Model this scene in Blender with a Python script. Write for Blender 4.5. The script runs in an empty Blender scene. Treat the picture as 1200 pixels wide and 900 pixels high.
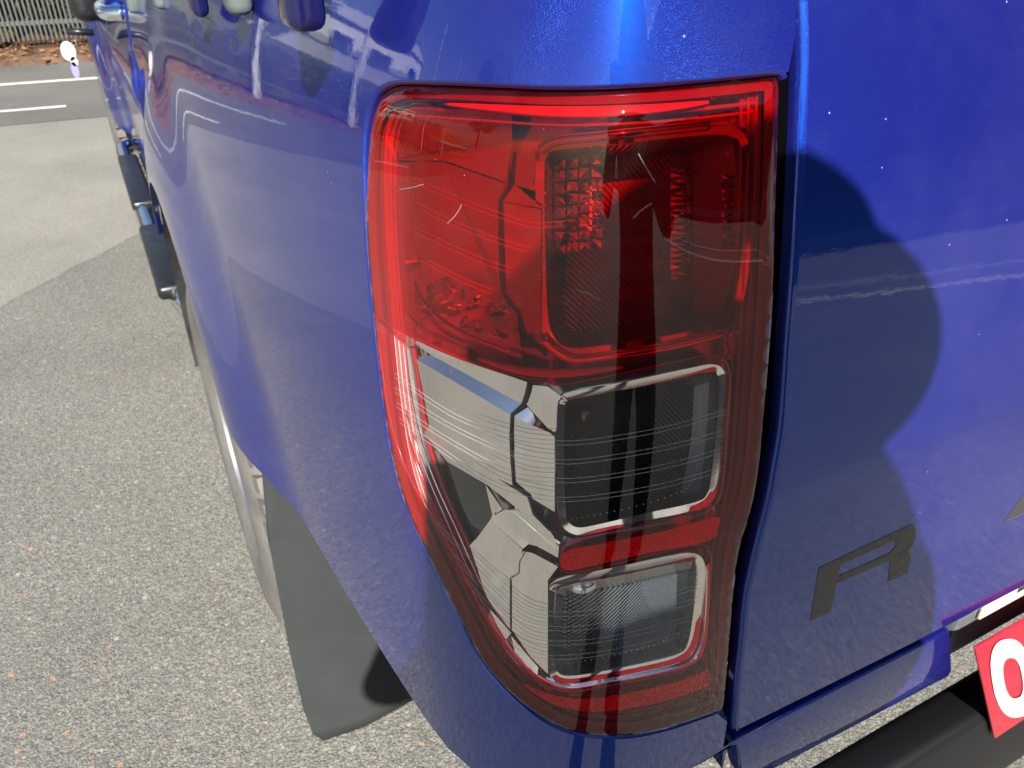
import bpy, bmesh, math, random
from mathutils import Vector, Matrix
from mathutils.geometry import delaunay_2d_cdt
random.seed(7)
D = bpy.data
SC = bpy.context.scene
COL = SC.collection
R = math.radians

# ------------------------------------------------------------------ camera
CAMZ = 1.28
FPX = 900.0                      # focal length in photo pixels (photo 1200 x 900)
PITCH, YAW = R(31.0), R(27.4)    # down, right of the truck's forward axis (+y)
cam = D.cameras.new('camera'); camo = D.objects.new('camera', cam); COL.objects.link(camo)
camo.location = (0, 0, CAMZ)
camo.rotation_euler = (math.pi/2 - PITCH, 0, -YAW)
cam.sensor_width = 36; cam.lens = FPX/1200*36
cam.clip_start = 0.01; cam.clip_end = 1500
cam.dof.use_dof = True; cam.dof.focus_distance = 0.48; cam.dof.aperture_fstop = 20
SC.camera = camo

# ------------------------------------------------------------------ sky, sun, exposure
SUN_AZ = R(19.0)     # left of straight behind the truck
SUN_EL = R(36.5)
to_sun = Vector((-math.sin(SUN_AZ)*math.cos(SUN_EL), -math.cos(SUN_AZ)*math.cos(SUN_EL), math.sin(SUN_EL)))
W = D.worlds.new('World'); SC.world = W; W.use_nodes = True
wn = W.node_tree.nodes; wl = W.node_tree.links
sky = wn.new('ShaderNodeTexSky'); sky.sky_type = 'NISHITA'; sky.sun_disc = False
sky.sun_elevation = SUN_EL
sky.sun_rotation = math.atan2(to_sun.x, to_sun.y)
sky.air_density = 1.0; sky.dust_density = 0.6; sky.ozone_density = 1.6
bg = wn['Background']; bg.inputs[1].default_value = 0.05
wl.new(sky.outputs[0], bg.inputs[0])
sun = D.lights.new('sun', 'SUN'); sun.energy = 4.8; sun.angle = R(0.53); sun.color = (1.0, 0.95, 0.87)
suno = D.objects.new('sun', sun); COL.objects.link(suno)
suno.rotation_euler = to_sun.to_track_quat('Z', 'Y').to_euler(); suno.location = (-4, -5, 6)
vs = SC.view_settings; vs.view_transform = 'Standard'; vs.look = 'None'; vs.gamma = 1; vs.use_curve_mapping = False
vs.exposure = 1.36
SC.cycles.max_bounces = 14; SC.cycles.transparent_max_bounces = 16; SC.cycles.glossy_bounces = 6
SC.cycles.caustics_reflective = False; SC.cycles.caustics_refractive = False
SC.cycles.sample_clamp_indirect = 6

# ------------------------------------------------------------------ materials
def mat(name):
    m = D.materials.new(name); m.use_nodes = True
    nt = m.node_tree
    return m, nt.nodes, nt.links, nt.nodes['Principled BSDF']
def setp(p, **k):
    for a, v in k.items():
        s = p.inputs[a.replace('_', ' ')]
        s.default_value = (*v, 1) if isinstance(v, tuple) and len(v) == 3 else v
def tex(n, l, kind, scale, **k):
    t = n.new('ShaderNodeTex' + kind); t.inputs['Scale'].default_value = scale
    for a, v in k.items():
        if a in t.inputs: t.inputs[a].default_value = v
        else: setattr(t, a, v)
    c = n.get('Texture Coordinate') or n.new('ShaderNodeTexCoord')
    l.new(c.outputs['Object'], t.inputs['Vector'])
    return t
def ramp(n, l, src, stops):
    r = n.new('ShaderNodeValToRGB'); e = r.color_ramp.elements
    while len(e) < len(stops): e.new(0.5)
    for i, (p, c) in enumerate(stops):
        e[i].position = p; e[i].color = (*c, 1) if len(c) == 3 else c
    l.new(src, r.inputs[0]); return r
def bump(n, l, p, src, strength, dist=0.001, key='Normal'):
    b = n.new('ShaderNodeBump'); b.inputs['Strength'].default_value = strength; b.inputs['Distance'].default_value = dist
    l.new(src, b.inputs['Height'])
    if p is not None: l.new(b.outputs[0], p.inputs[key])
    return b
def mixc(n, l, fac, a, b, mode='MIX'):
    m = n.new('ShaderNodeMix'); m.data_type = 'RGBA'; m.blend_type = mode
    for s, v in ((0, fac), (6, a), (7, b)):
        if isinstance(v, (int, float)): m.inputs[s].default_value = v
        elif isinstance(v, tuple): m.inputs[s].default_value = (*v, 1)
        else: l.new(v, m.inputs[s])
    return m.outputs[2]

def simple(name, col, rough=0.5, metal=0.0, coat=0.0, noise=0.0, nscale=60, bmp=0.0, bscale=300, spec=0.5):
    m, n, l, p = mat(name)
    setp(p, Base_Color=col, Roughness=rough, Metallic=metal, Coat_Weight=coat, Specular_IOR_Level=spec)
    if noise:
        t = tex(n, l, 'Noise', nscale, Detail=6.0)
        c = ramp(n, l, t.outputs[0], [(0.3, tuple(v*(1-noise) for v in col)), (0.7, tuple(min(1, v*(1+noise)) for v in col))])
        l.new(c.outputs[0], p.inputs['Base Color'])
        rr = ramp(n, l, t.outputs[0], [(0.3, (max(0, rough-0.12),)*3), (0.7, (min(1, rough+0.12),)*3)])
        l.new(rr.outputs[0], p.inputs['Roughness'])
    if bmp:
        t2 = tex(n, l, 'Noise', bscale, Detail=4.0); bump(n, l, p, t2.outputs[0], bmp)
    return m

# metallic blue paint: blue basecoat + azure flake, clear coat, fine dust and chips
def paint():
    m, n, l, p = mat('blue_metallic_paint')
    setp(p, Base_Color=(0.009, 0.0075, 0.11), Roughness=0.55, Specular_IOR_Level=0.0, Coat_Weight=1.0, Coat_Roughness=0.02, Coat_IOR=1.5)
    q = n.new('ShaderNodeBsdfPrincipled')
    setp(q, Base_Color=(0.0, 0.15, 0.90), Metallic=1.0, Roughness=0.34, Coat_Weight=1.0, Coat_Roughness=0.02, Coat_IOR=1.5)
    fl = tex(n, l, 'Voronoi', 1500.0); b = bump(n, l, q, fl.outputs['Color'], 0.4, 0.0006)
    mx = n.new('ShaderNodeMixShader'); mx.inputs[0].default_value = 0.25
    # dust specks and stone chips
    v = tex(n, l, 'Voronoi', 95.0, Randomness=1.0)
    sp = ramp(n, l, v.outputs['Distance'], [(0.035, (1, 1, 1)), (0.06, (0, 0, 0))])
    sel = n.new('ShaderNodeSeparateColor'); l.new(v.outputs['Color'], sel.inputs[0])
    s2 = ramp(n, l, sel.outputs[0], [(0.86, (0, 0, 0)), (0.88, (1, 1, 1))])
    mul = n.new('ShaderNodeMath'); mul.operation = 'MULTIPLY'; l.new(sp.outputs[0], mul.inputs[0]); l.new(s2.outputs[0], mul.inputs[1])
    haze = tex(n, l, 'Noise', 9.0, Detail=8.0, Roughness=0.65)
    hz = ramp(n, l, haze.outputs[0], [(0.42, (0, 0, 0)), (0.75, (0.03, 0.03, 0.03))])
    ad = n.new('ShaderNodeMath'); ad.operation = 'ADD'; ad.use_clamp = True
    l.new(mul.outputs[0], ad.inputs[0]); l.new(hz.outputs[0], ad.inputs[1])
    l.new(mixc(n, l, ad.outputs[0], (0.009, 0.0075, 0.11), (0.42, 0.42, 0.5)), p.inputs['Base Color'])
    l.new(p.outputs[0], mx.inputs[1]); l.new(q.outputs[0], mx.inputs[2])
    op = tex(n, l, 'Noise', 420.0, Detail=2.0)
    wv = tex(n, l, 'Noise', 55.0, Detail=1.0)
    ob0 = bump(n, l, None, wv.outputs[0], 0.02, 0.0025)
    ob = bump(n, l, None, op.outputs[0], 0.012, 0.001); l.new(ob0.outputs[0], ob.inputs['Normal'])
    l.new(ob.outputs[0], p.inputs['Coat Normal']); l.new(ob.outputs[0], q.inputs['Coat Normal'])
    l.new(mx.outputs[0], n['Material Output'].inputs[0])
    return m
PAINT = paint()

def lens(name, col, ior, scratch=0.0):
    m, n, l, p = mat(name); n.remove(p)
    tr = n.new('ShaderNodeBsdfTransparent'); tr.inputs[0].default_value = (*col, 1)
    gl = n.new('ShaderNodeBsdfGlossy'); gl.inputs['Roughness'].default_value = 0.012; gl.inputs[0].default_value = (1, 1, 1, 1)
    # thin-sheet reflectance (Schlick), the same from both sides of the sheet
    ge = n.new('ShaderNodeNewGeometry'); dt = n.new('ShaderNodeVectorMath'); dt.operation = 'DOT_PRODUCT'
    l.new(ge.outputs['Normal'], dt.inputs[0]); l.new(ge.outputs['Incoming'], dt.inputs[1])
    def mth(op, a, b=None):
        q = n.new('ShaderNodeMath'); q.operation = op
        for k, v in ((0, a), (1, b)):
            if v is None: continue
            if isinstance(v, (int, float)): q.inputs[k].default_value = v
            else: l.new(v, q.inputs[k])
        return q.outputs[0]
    f0 = ((ior-1)/(ior+1))**2
    fac = mth('ADD', mth('MULTIPLY', mth('POWER', mth('SUBTRACT', 1.0, mth('ABSOLUTE', dt.outputs['Value'])), 5.0), 1-f0), f0)
    mx = n.new('ShaderNodeMixShader'); l.new(fac, mx.inputs[0])
    l.new(tr.outputs[0], mx.inputs[1]); l.new(gl.outputs[0], mx.inputs[2])
    # thin film of dust and scuffs on the plastic
    df = n.new('ShaderNodeBsdfDiffuse'); df.inputs[0].default_value = (0.6, 0.55, 0.5, 1)
    t = tex(n, l, 'Noise', 26.0, Detail=9.0, Roughness=0.7)
    v = tex(n, l, 'Voronoi', 170.0); sp = ramp(n, l, v.outputs['Distance'], [(0.03, (1, 1, 1)), (0.05, (0, 0, 0))])
    sel = n.new('ShaderNodeSeparateColor'); l.new(v.outputs['Color'], sel.inputs[0])
    s2 = ramp(n, l, sel.outputs[0], [(0.9, (0, 0, 0)), (0.92, (0.7, 0.7, 0.7))])
    mu = n.new('ShaderNodeMath'); mu.operation = 'MULTIPLY'; l.new(sp.outputs[0], mu.inputs[0]); l.new(s2.outputs[0], mu.inputs[1])
    rr = ramp(n, l, t.outputs[0], [(0.4, (0.0, 0.0, 0.0)), (0.85, (scratch, scratch, scratch))])
    ad = n.new('ShaderNodeMath'); ad.operation = 'ADD'; ad.use_clamp = True
    l.new(mu.outputs[0], ad.inputs[0]); l.new(rr.outputs[0], ad.inputs[1])
    m2 = n.new('ShaderNodeMixShader'); l.new(ad.outputs[0], m2.inputs[0])
    l.new(mx.outputs[0], m2.inputs[1]); l.new(df.outputs[0], m2.inputs[2])
    l.new(m2.outputs[0], n['Material Output'].inputs[0])
    return m
RED_LENS = lens('red_lens_plastic', (0.82, 0.006, 0.036), 1.5, 0.015)
CLEAR_LENS = lens('clear_lens_plastic', (0.97, 0.96, 0.95), 1.5, 0.02)
def ridge_mat(name, col):
    m, n, l, p = mat(name); setp(p, Base_Color=col, Roughness=0.15, Alpha=0.4, Specular_IOR_Level=0.8)
    return m
RIDGE = ridge_mat('clear_ridge_plastic', (0.55, 0.54, 0.53))
RED_RIDGE = ridge_mat('red_ridge_plastic', (0.6, 0.03, 0.04))
CHROME = simple('vacuum_chrome', (0.86, 0.86, 0.86), 0.04, 1.0, bmp=0.02, bscale=90)
CHROME_SATIN = simple('satin_chrome', (0.84, 0.82, 0.80), 0.075, 1.0, bmp=0.06, bscale=28)
def ribbed(name, col, metal, rough, scale, strength, ang):
    m, n, l, p = mat(name); setp(p, Base_Color=col, Metallic=metal, Roughness=rough)
    w = n.new('ShaderNodeTexWave'); w.inputs['Scale'].default_value = scale; w.inputs['Distortion'].default_value = 0.0
    c = n.new('ShaderNodeTexCoord'); mp = n.new('ShaderNodeMapping'); mp.inputs['Rotation'].default_value = (0, ang, 0)
    l.new(c.outputs['Object'], mp.inputs[0]); l.new(mp.outputs[0], w.inputs[0])
    bump(n, l, p, w.outputs[0], strength, 0.002)
    return m
RIB_DARK = ribbed('dark_ribbed_reflector', (0.010, 0.008, 0.008), 0.0, 0.25, 130, 0.5, R(40))
RIB_LIGHT = ribbed('ribbed_reflector', (0.52, 0.50, 0.48), 1.0, 0.12, 110, 0.8, R(-40))
RIB_RED = ribbed('ribbed_reflector_behind_red', (0.42, 0.40, 0.40), 0.55, 0.2, 130, 0.7, R(40))
BLACKP = simple('black_plastic', (0.012, 0.012, 0.013), 0.38, noise=0.3, nscale=30, bmp=0.05, bscale=600)
HOUSING = simple('lamp_housing_silver', (0.62, 0.60, 0.58), 0.35, 0.4)
MIRROR = simple('aluminised_reflector', (0.50, 0.49, 0.49), 0.14, 0.72, bmp=0.06, bscale=60)
def bumpred():
    m, n, l, p = mat('red_retroreflector'); setp(p, Base_Color=(0.75, 0.05, 0.05), Roughness=0.2, Metallic=0.6)
    v = tex(n, l, 'Voronoi', 420.0); bump(n, l, p, v.outputs['Distance'], 0.6, 0.001); return m
RETRO = bumpred()
REDSOLID = simple('red_glossy_plastic', (0.26, 0.008, 0.012), 0.12, spec=0.6)
AMBER = simple('amber_bulb_glass', (0.07, 0.008, 0.002), 0.05, spec=0.8)
BULB = simple('silvered_bulb_glass', (0.75, 0.74, 0.70), 0.06, 0.7)
def rubber(name, base, dusty):
    m, n, l, p = mat(name); setp(p, Roughness=0.8)
    t = tex(n, l, 'Noise', 12.0, Detail=8.0, Roughness=0.7)
    c = ramp(n, l, t.outputs[0], [(0.35, base), (0.7, dusty)])
    l.new(c.outputs[0], p.inputs['Base Color'])
    t2 = tex(n, l, 'Noise', 500.0); bump(n, l, p, t2.outputs[0], 0.15); return m
TYRE = rubber('dusty_tyre_rubber', (0.10, 0.094, 0.086), (0.17, 0.158, 0.142))
FLAP = rubber('black_rubber_sheet', (0.020, 0.023, 0.0235), (0.026, 0.030, 0.0305))
LINER = simple('wheel_arch_liner', (0.02, 0.02, 0.02), 0.6, noise=0.4, nscale=20)
STEEL = simple('polished_steel', (0.62, 0.64, 0.66), 0.14, 1.0, noise=0.1, nscale=30)
ALLOY = simple('alloy_wheel_metal', (0.55, 0.55, 0.56), 0.28, 0.9)
CHROMEH = simple('bright_chrome_trim', (0.85, 0.86, 0.88), 0.05, 1.0)
GLASSD = simple('dark_window_glass', (0.01, 0.012, 0.014), 0.03, spec=0.9)
GRAPHITE = simple('graphite_vinyl', (0.034, 0.034, 0.033), 0.42, noise=0.15, nscale=200)
GRAPHITE_EDGE = simple('silver_vinyl_edge', (0.10, 0.10, 0.105), 0.4)
KNOBM = simple('grey_green_plastic', (0.10, 0.125, 0.12), 0.4, noise=0.2, nscale=40)
KNOBD = simple('dark_blue_plastic', (0.006, 0.007, 0.05), 0.2, coat=0.6)
PLATE = simple('cream_number_plate', (0.78, 0.72, 0.55), 0.35, noise=0.06, nscale=80)
PFRAME = simple('grey_plate_surround', (0.10, 0.11, 0.12), 0.42, noise=0.15, nscale=60)
SIGNRED = simple('red_sign_paint', (0.40, 0.010, 0.028), 0.34, noise=0.08, nscale=50, bmp=0.04, bscale=70)
SIGNW = simple('white_sign_paint', (0.55, 0.54, 0.515), 0.34, noise=0.08, nscale=60)
GAP = simple('black_seal_rubber', (0.002, 0.002, 0.003), 0.8, spec=0.15)
JAMB = simple('unlit_jamb_paint', (0.006, 0.008, 0.05), 0.35, coat=0.5)

# ------------------------------------------------------------------ object helpers
def link(o, parent=None):
    COL.objects.link(o)
    if parent is not None: o.parent = parent
    return o
def tag(o, label=None, cat=None, group=None, kind=None):
    if label: o['label'] = label
    if cat: o['category'] = cat
    if group: o['group'] = group
    if kind: o['kind'] = kind
    return o
def empty(name, loc=(0, 0, 0), parent=None):
    o = D.objects.new(name, None); o.location = loc; o.empty_display_size = 0.1
    return link(o, parent)
def mesh(name, verts, faces, m, parent=None, smooth=False, normals=None):
    me = D.meshes.new(name); me.from_pydata([tuple(v) for v in verts], [], faces); me.update()
    if m is not None: me.materials.append(m)
    if smooth or normals:
        me.polygons.foreach_set('use_smooth', [True]*len(me.polygons))
    if normals: me.normals_split_custom_set_from_vertices([tuple(v) for v in normals])
    return link(D.objects.new(name, me), parent)
def bm_obj(name, bm, m, parent=None, smooth=False, angle=None):
    bmesh.ops.recalc_face_normals(bm, faces=bm.faces)
    me = D.meshes.new(name); bm.to_mesh(me); bm.free()
    if m is not None: me.materials.append(m)
    if smooth: me.polygons.foreach_set('use_smooth', [True]*len(me.polygons))
    if angle: me.set_sharp_from_angle(angle=angle)
    return link(D.objects.new(name, me), parent)
def bm_box(bm, c, s, rot=None, bev=0.0, seg=2):
    r = bmesh.ops.create_cube(bm, size=1.0); vs_ = r['verts']
    bmesh.ops.scale(bm, vec=s, verts=vs_)
    if bev:
        es = list({e for v in vs_ for e in v.link_edges})
        rb = bmesh.ops.bevel(bm, geom=es, offset=bev, segments=seg, affect='EDGES', profile=0.5)
        vs_ = list({v for f in rb['faces'] for v in f.verts} | {v for v in vs_ if v.is_valid})
    if rot is not None: bmesh.ops.rotate(bm, cent=(0, 0, 0), matrix=rot, verts=vs_)
    bmesh.ops.translate(bm, vec=c, verts=vs_)
    return vs_
def box(name, c, s, m, parent=None, rot=None, bev=0.0, seg=2):
    bm = bmesh.new(); bm_box(bm, c, s, rot, bev, seg)
    return bm_obj(name, bm, m, parent, smooth=bev > 0, angle=R(35) if bev > 0 else None)
def tube_data(pts, rad, seg=8, closed=False):
    pts = [Vector(p) for p in pts]; n = len(pts); V = []; F = []
    up = Vector((0.13, 0.2, 0.97))
    for i, p in enumerate(pts):
        a = pts[(i-1) % n] if (closed or i > 0) else p
        b = pts[(i+1) % n] if (closed or i < n-1) else p
        t = (b-a).normalized(); u = t.cross(up)
        if u.length < 1e-4: u = t.cross(Vector((1, 0, 0)))
        u.normalize(); w = t.cross(u)
        rr = rad[i] if isinstance(rad, (list, tuple)) else rad
        for k in range(seg):
            an = 2*math.pi*k/seg; V.append(p + (u*math.cos(an)+w*math.sin(an))*rr)
    m_ = n if closed else n-1
    for i in range(m_):
        for k in range(seg):
            F.append((i*seg+k, i*seg+(k+1) % seg, ((i+1) % n)*seg+(k+1) % seg, ((i+1) % n)*seg+k))
    if not closed:
        F.append(tuple(range(seg-1, -1, -1))); F.append(tuple((n-1)*seg+k for k in range(seg)))
    return V, F
def tube(name, pts, rad, m, parent=None, seg=8, closed=False):
    V, F = tube_data(pts, rad, seg, closed); return mesh(name, V, F, m, parent, smooth=True)
def lathe(name, prof, c, axis, m, parent=None, seg=48):
    # prof: list of (radius, along-axis)
    ax = Vector(axis).normalized(); q = ax.to_track_quat('Z', 'Y'); V = []; F = []
    for (r, h) in prof:
        for k in range(seg):
            a = 2*math.pi*k/seg; V.append(Vector(c)+q @ Vector((r*math.cos(a), r*math.sin(a), h)))
    for i in range(len(prof)-1):
        for k in range(seg):
            F.append((i*seg+k, i*seg+(k+1) % seg, (i+1)*seg+(k+1) % seg, (i+1)*seg+k))
    o = mesh(name, V, F, m, parent, smooth=True); o.data.set_sharp_from_angle(angle=R(40)); return o
def catmull(pts, per=6, closed=True):
    out = []; n = len(pts)
    rng = n if closed else n-1
    g = lambda i: pts[i % n] if closed else pts[max(0, min(n-1, i))]
    for i in range(rng):
        p0, p1, p2, p3 = g(i-1), g(i), g(i+1), g(i+2)
        for k in range(per):
            t = k/per
            out.append(tuple(0.5*((2*b)+(-a+c)*t+(2*a-5*b+4*c-d)*t*t+(-a+3*b-3*c+d)*t**3) for a, b, c, d in zip(p0, p1, p2, p3)))
    if not closed: out.append(tuple(pts[-1]))
    return out
def inpoly(x, y, P):
    c = False; j = len(P)-1
    for i in range(len(P)):
        xi, yi = P[i]; xj, yj = P[j]
        if (yi > y) != (yj > y) and x < (xj-xi)*(y-yi)/(yj-yi)+xi: c = not c
        j = i
    return c
def segdist(x, y, P, closed=True):
    best = 1e9; n = len(P)
    for i in range(n if closed else n-1):
        ax, ay = P[i]; bx, by = P[(i+1) % n]
        dx, dy = bx-ax, by-ay; L = dx*dx+dy*dy
        t = 0 if L == 0 else max(0, min(1, ((x-ax)*dx+(y-ay)*dy)/L))
        d = (x-ax-t*dx)**2+(y-ay-t*dy)**2
        if d < best: best = d
    return math.sqrt(best)
def area2(P): return sum(P[i][0]*P[(i+1) % len(P)][1]-P[(i+1) % len(P)][0]*P[i][1] for i in range(len(P)))
def inset(P, d):           # d > 0 shrinks
    n = len(P); sg = 1 if area2(P) > 0 else -1; out = []
    for i in range(n):
        ax, ay = P[i-1]; bx, by = P[(i+1) % n]
        tx, ty = bx-ax, by-ay; L = math.hypot(tx, ty) or 1
        out.append((P[i][0]-ty/L*d*sg, P[i][1]+tx/L*d*sg))
    return out

# ------------------------------------------------------------------ truck body surface, S(s, z): s runs along the plan outline
CP, SP, CY, SY = math.cos(PITCH), math.sin(PITCH), math.cos(YAW), math.sin(YAW)
def ray(px, py):
    a, b, c = px-600, 450-py, FPX
    up = b*CP-c*SP; fw = b*SP+c*CP
    return Vector((fw*SY+a*CY, fw*CY-a*SY, up))
def proj(p):
    x, y, z = p[0], p[1], p[2]-CAMZ
    fw = x*SY+y*CY; r = x*CY-y*SY
    c = fw*CP-z*SP; b = fw*SP+z*CP
    return 600+FPX*r/c, 450-FPX*b/c
def on_y(px, py, y):
    r = ray(px, py); t = y/r.y; return Vector((r.x*t, y, CAMZ+r.z*t))
def on_x(px, py, x):
    r = ray(px, py); t = x/r.x; return Vector((x, r.y*t, CAMZ+r.z*t))
def on_z(px, py, z):
    r = ray(px, py); t = (z-CAMZ)/r.z; return Vector((r.x*t, r.y*t, z))

XC, YC, AA, BB, NN = 0.30, 0.40, 0.20, 0.15, 2.35
YREAR = YC-BB
AXLE_Y, AXLE_Z, ARCH_R = 1.355, 0.385, 0.52
XMID = 0.985               # the truck's centre plane
_raw = []
for i in range(4001):
    th = math.pi/2*i/4000
    _raw.append((XC-AA*max(0, math.cos(th))**(2/NN), YC-BB*max(0, math.sin(th))**(2/NN)))
_len = [0]
for i in range(1, 4001): _len.append(_len[-1]+math.dist(_raw[i], _raw[i-1]))
LC = _len[-1]; NT = 1600; TAB = []; j = 0
for k in range(NT+1):
    L = LC*k/NT
    while j < 3999 and _len[j+1] < L: j += 1
    t = (L-_len[j])/max(1e-12, _len[j+1]-_len[j])
    TAB.append((_raw[j][0]+(_raw[j+1][0]-_raw[j][0])*t, _raw[j][1]+(_raw[j+1][1]-_raw[j][1])*t))
def sstep(t):
    t = max(0.0, min(1.0, t)); return t*t*t*(t*(6*t-15)+10)
def dside(y, z):
    zr = z-CAMZ
    d = 0.30*max(0, zr+0.35)**2 + 0.9*max(0, zr+0.105)**2 + 0.10*max(0, -0.5-zr)**2
    d -= 0.012
    if y < 1.0: d += 0.10*(1.0-y)**2
    r = math.hypot(y-AXLE_Y, z-AXLE_Z)
    d -= 0.036*(1-sstep((r-0.50)/0.27))
    return d
def drear(z):
    zr = z-CAMZ
    return 0.45*max(0, zr+0.31)**2 + 0.05*max(0, -0.31-zr)
def S(s, z):
    if s <= 0: x, y, w = XC-AA, YC-s, 1.0
    elif s >= LC: x, y, w = XC+s-LC, YREAR, 0.0
    else:
        f = s/LC*NT; i = int(f); f -= i
        i2 = min(NT, i+1)
        x = TAB[i][0]+(TAB[i2][0]-TAB[i][0])*f; y = TAB[i][1]+(TAB[i2][1]-TAB[i][1])*f
        w = 1-sstep(s/LC)
    return Vector((x+(dside(y, z)*w if w > 0 else 0), y+drear(z)*(1-w), z))
def Nrm(s, z, e=0.0025):
    a = S(s+e, z)-S(s-e, z); b = S(s, z+e)-S(s, z-e)
    return a.cross(b).normalized()
def SO(s, z, d): return S(s, z)+Nrm(s, z)*d if d else S(s, z)
def solve(px, py, d=0.0):
    best = None
    for si in range(-6, 18):
        s = si*0.03
        for zi in range(10):
            z = CAMZ-0.68+zi*0.08
            q = proj(S(s, z)); e = (q[0]-px)**2+(q[1]-py)**2
            if best is None or e < best[0]: best = (e, s, z)
    _, s, z = best
    for it in range(25):
        q = proj(SO(s, z, d)); ex, ey = px-q[0], py-q[1]
        if abs(ex)+abs(ey) < 0.02: break
        h = 0.001
        qs = proj(SO(s+h, z, d)); qz = proj(SO(s, z+h, d))
        a, b, c, e = (qs[0]-q[0])/h, (qz[0]-q[0])/h, (qs[1]-q[1])/h, (qz[1]-q[1])/h
        dt = a*e-b*c
        if abs(dt) < 1e-6: break
        ds, dz = (e*ex-b*ey)/dt, (-c*ex+a*ey)/dt
        k = min(1, 0.05/max(1e-9, abs(ds), abs(dz))); s += ds*k; z += dz*k
    return s, z
_sc = {}
def sz(px, py, d=0.0):
    k = (round(px, 2), round(py, 2), d)
    if k not in _sc: _sc[k] = solve(px, py, d)
    return _sc[k]
def P3(px, py, d=0.0):
    s, z = sz(px, py, d); return SO(s, z, d)
def patch(name, loop, m, parent, grid=0.008, depth=lambda s, z: 0.0, holes=(), extra=(), surf=None, gridz=None, avoid=None):
    """Delaunay-filled piece of the surface inside loop, minus holes, with analytic normals."""
    surf = surf or SO
    gz = gridz or grid
    pts = [Vector(p) for p in loop]; edges = [(i, (i+1) % len(loop)) for i in range(len(loop))]
    for h in holes:
        b = len(pts); pts += [Vector(p) for p in h]; edges += [(b+i, b+(i+1) % len(h)) for i in range(len(h))]
    pts += [Vector(p) for p in extra]
    x0, x1 = min(p[0] for p in loop), max(p[0] for p in loop); y0, y1 = min(p[1] for p in loop), max(p[1] for p in loop)
    nx, ny = int((x1-x0)/grid)+1, int((y1-y0)/gz)+1
    bl = [loop]+list(holes)
    for i in range(nx+1):
        for j in range(ny+1):
            x = x0+i*grid+(0.5*grid if j % 2 else 0); y = y0+j*gz
            if inpoly(x, y, loop) and not any(inpoly(x, y, h) for h in holes):
                if all(segdist(x, y, B) > 0.35*min(grid, gz) for B in bl) and not (avoid and avoid(x, y)): pts.append(Vector((x, y)))
    r = delaunay_2d_cdt(pts, edges, [], 0, 1e-7)
    V2, F = r[0], r[2]; F2 = []
    for f in F:
        cx = sum(V2[i].x for i in f)/len(f); cy = sum(V2[i].y for i in f)/len(f)
        if inpoly(cx, cy, loop) and not any(inpoly(cx, cy, h) for h in holes): F2.append(tuple(f))
    pos = []; nor = []; e = 0.0012
    for v in V2:
        f = lambda a, b: surf(a, b, depth(a, b))
        pos.append(f(v.x, v.y))
        nor.append((f(v.x+e, v.y)-f(v.x-e, v.y)).cross(f(v.x, v.y+e)-f(v.x, v.y-e)).normalized())
    # orient faces with the normals
    out = []
    for f in F2:
        fn = (pos[f[1]]-pos[f[0]]).cross(pos[f[2]]-pos[f[0]])
        out.append(f if fn.dot(nor[f[0]]) > 0 else f[::-1])
    return mesh(name, pos, out, m, parent, normals=nor)
def skirt(name, loops, m, parent, closed=True, smooth=True, surf=None):
    """strip joining several (s,z,depth) loops"""
    surf = surf or SO
    V = []; F = []; n = len(loops[0])
    for L in loops: V += [surf(*p) for p in L]
    for i in range(len(loops)-1):
        for k in range(n if closed else n-1):
            k2 = (k+1) % n; F.append((i*n+k, i*n+k2, (i+1)*n+k2, (i+1)*n+k))
    o = mesh(name, V, F, m, parent, smooth=smooth)
    if smooth: o.data.set_sharp_from_angle(angle=R(50))
    return o
def pxloop(pts, per=5, d=0.0): return [sz(x, y, d) for x, y in catmull(pts, per)]

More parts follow.
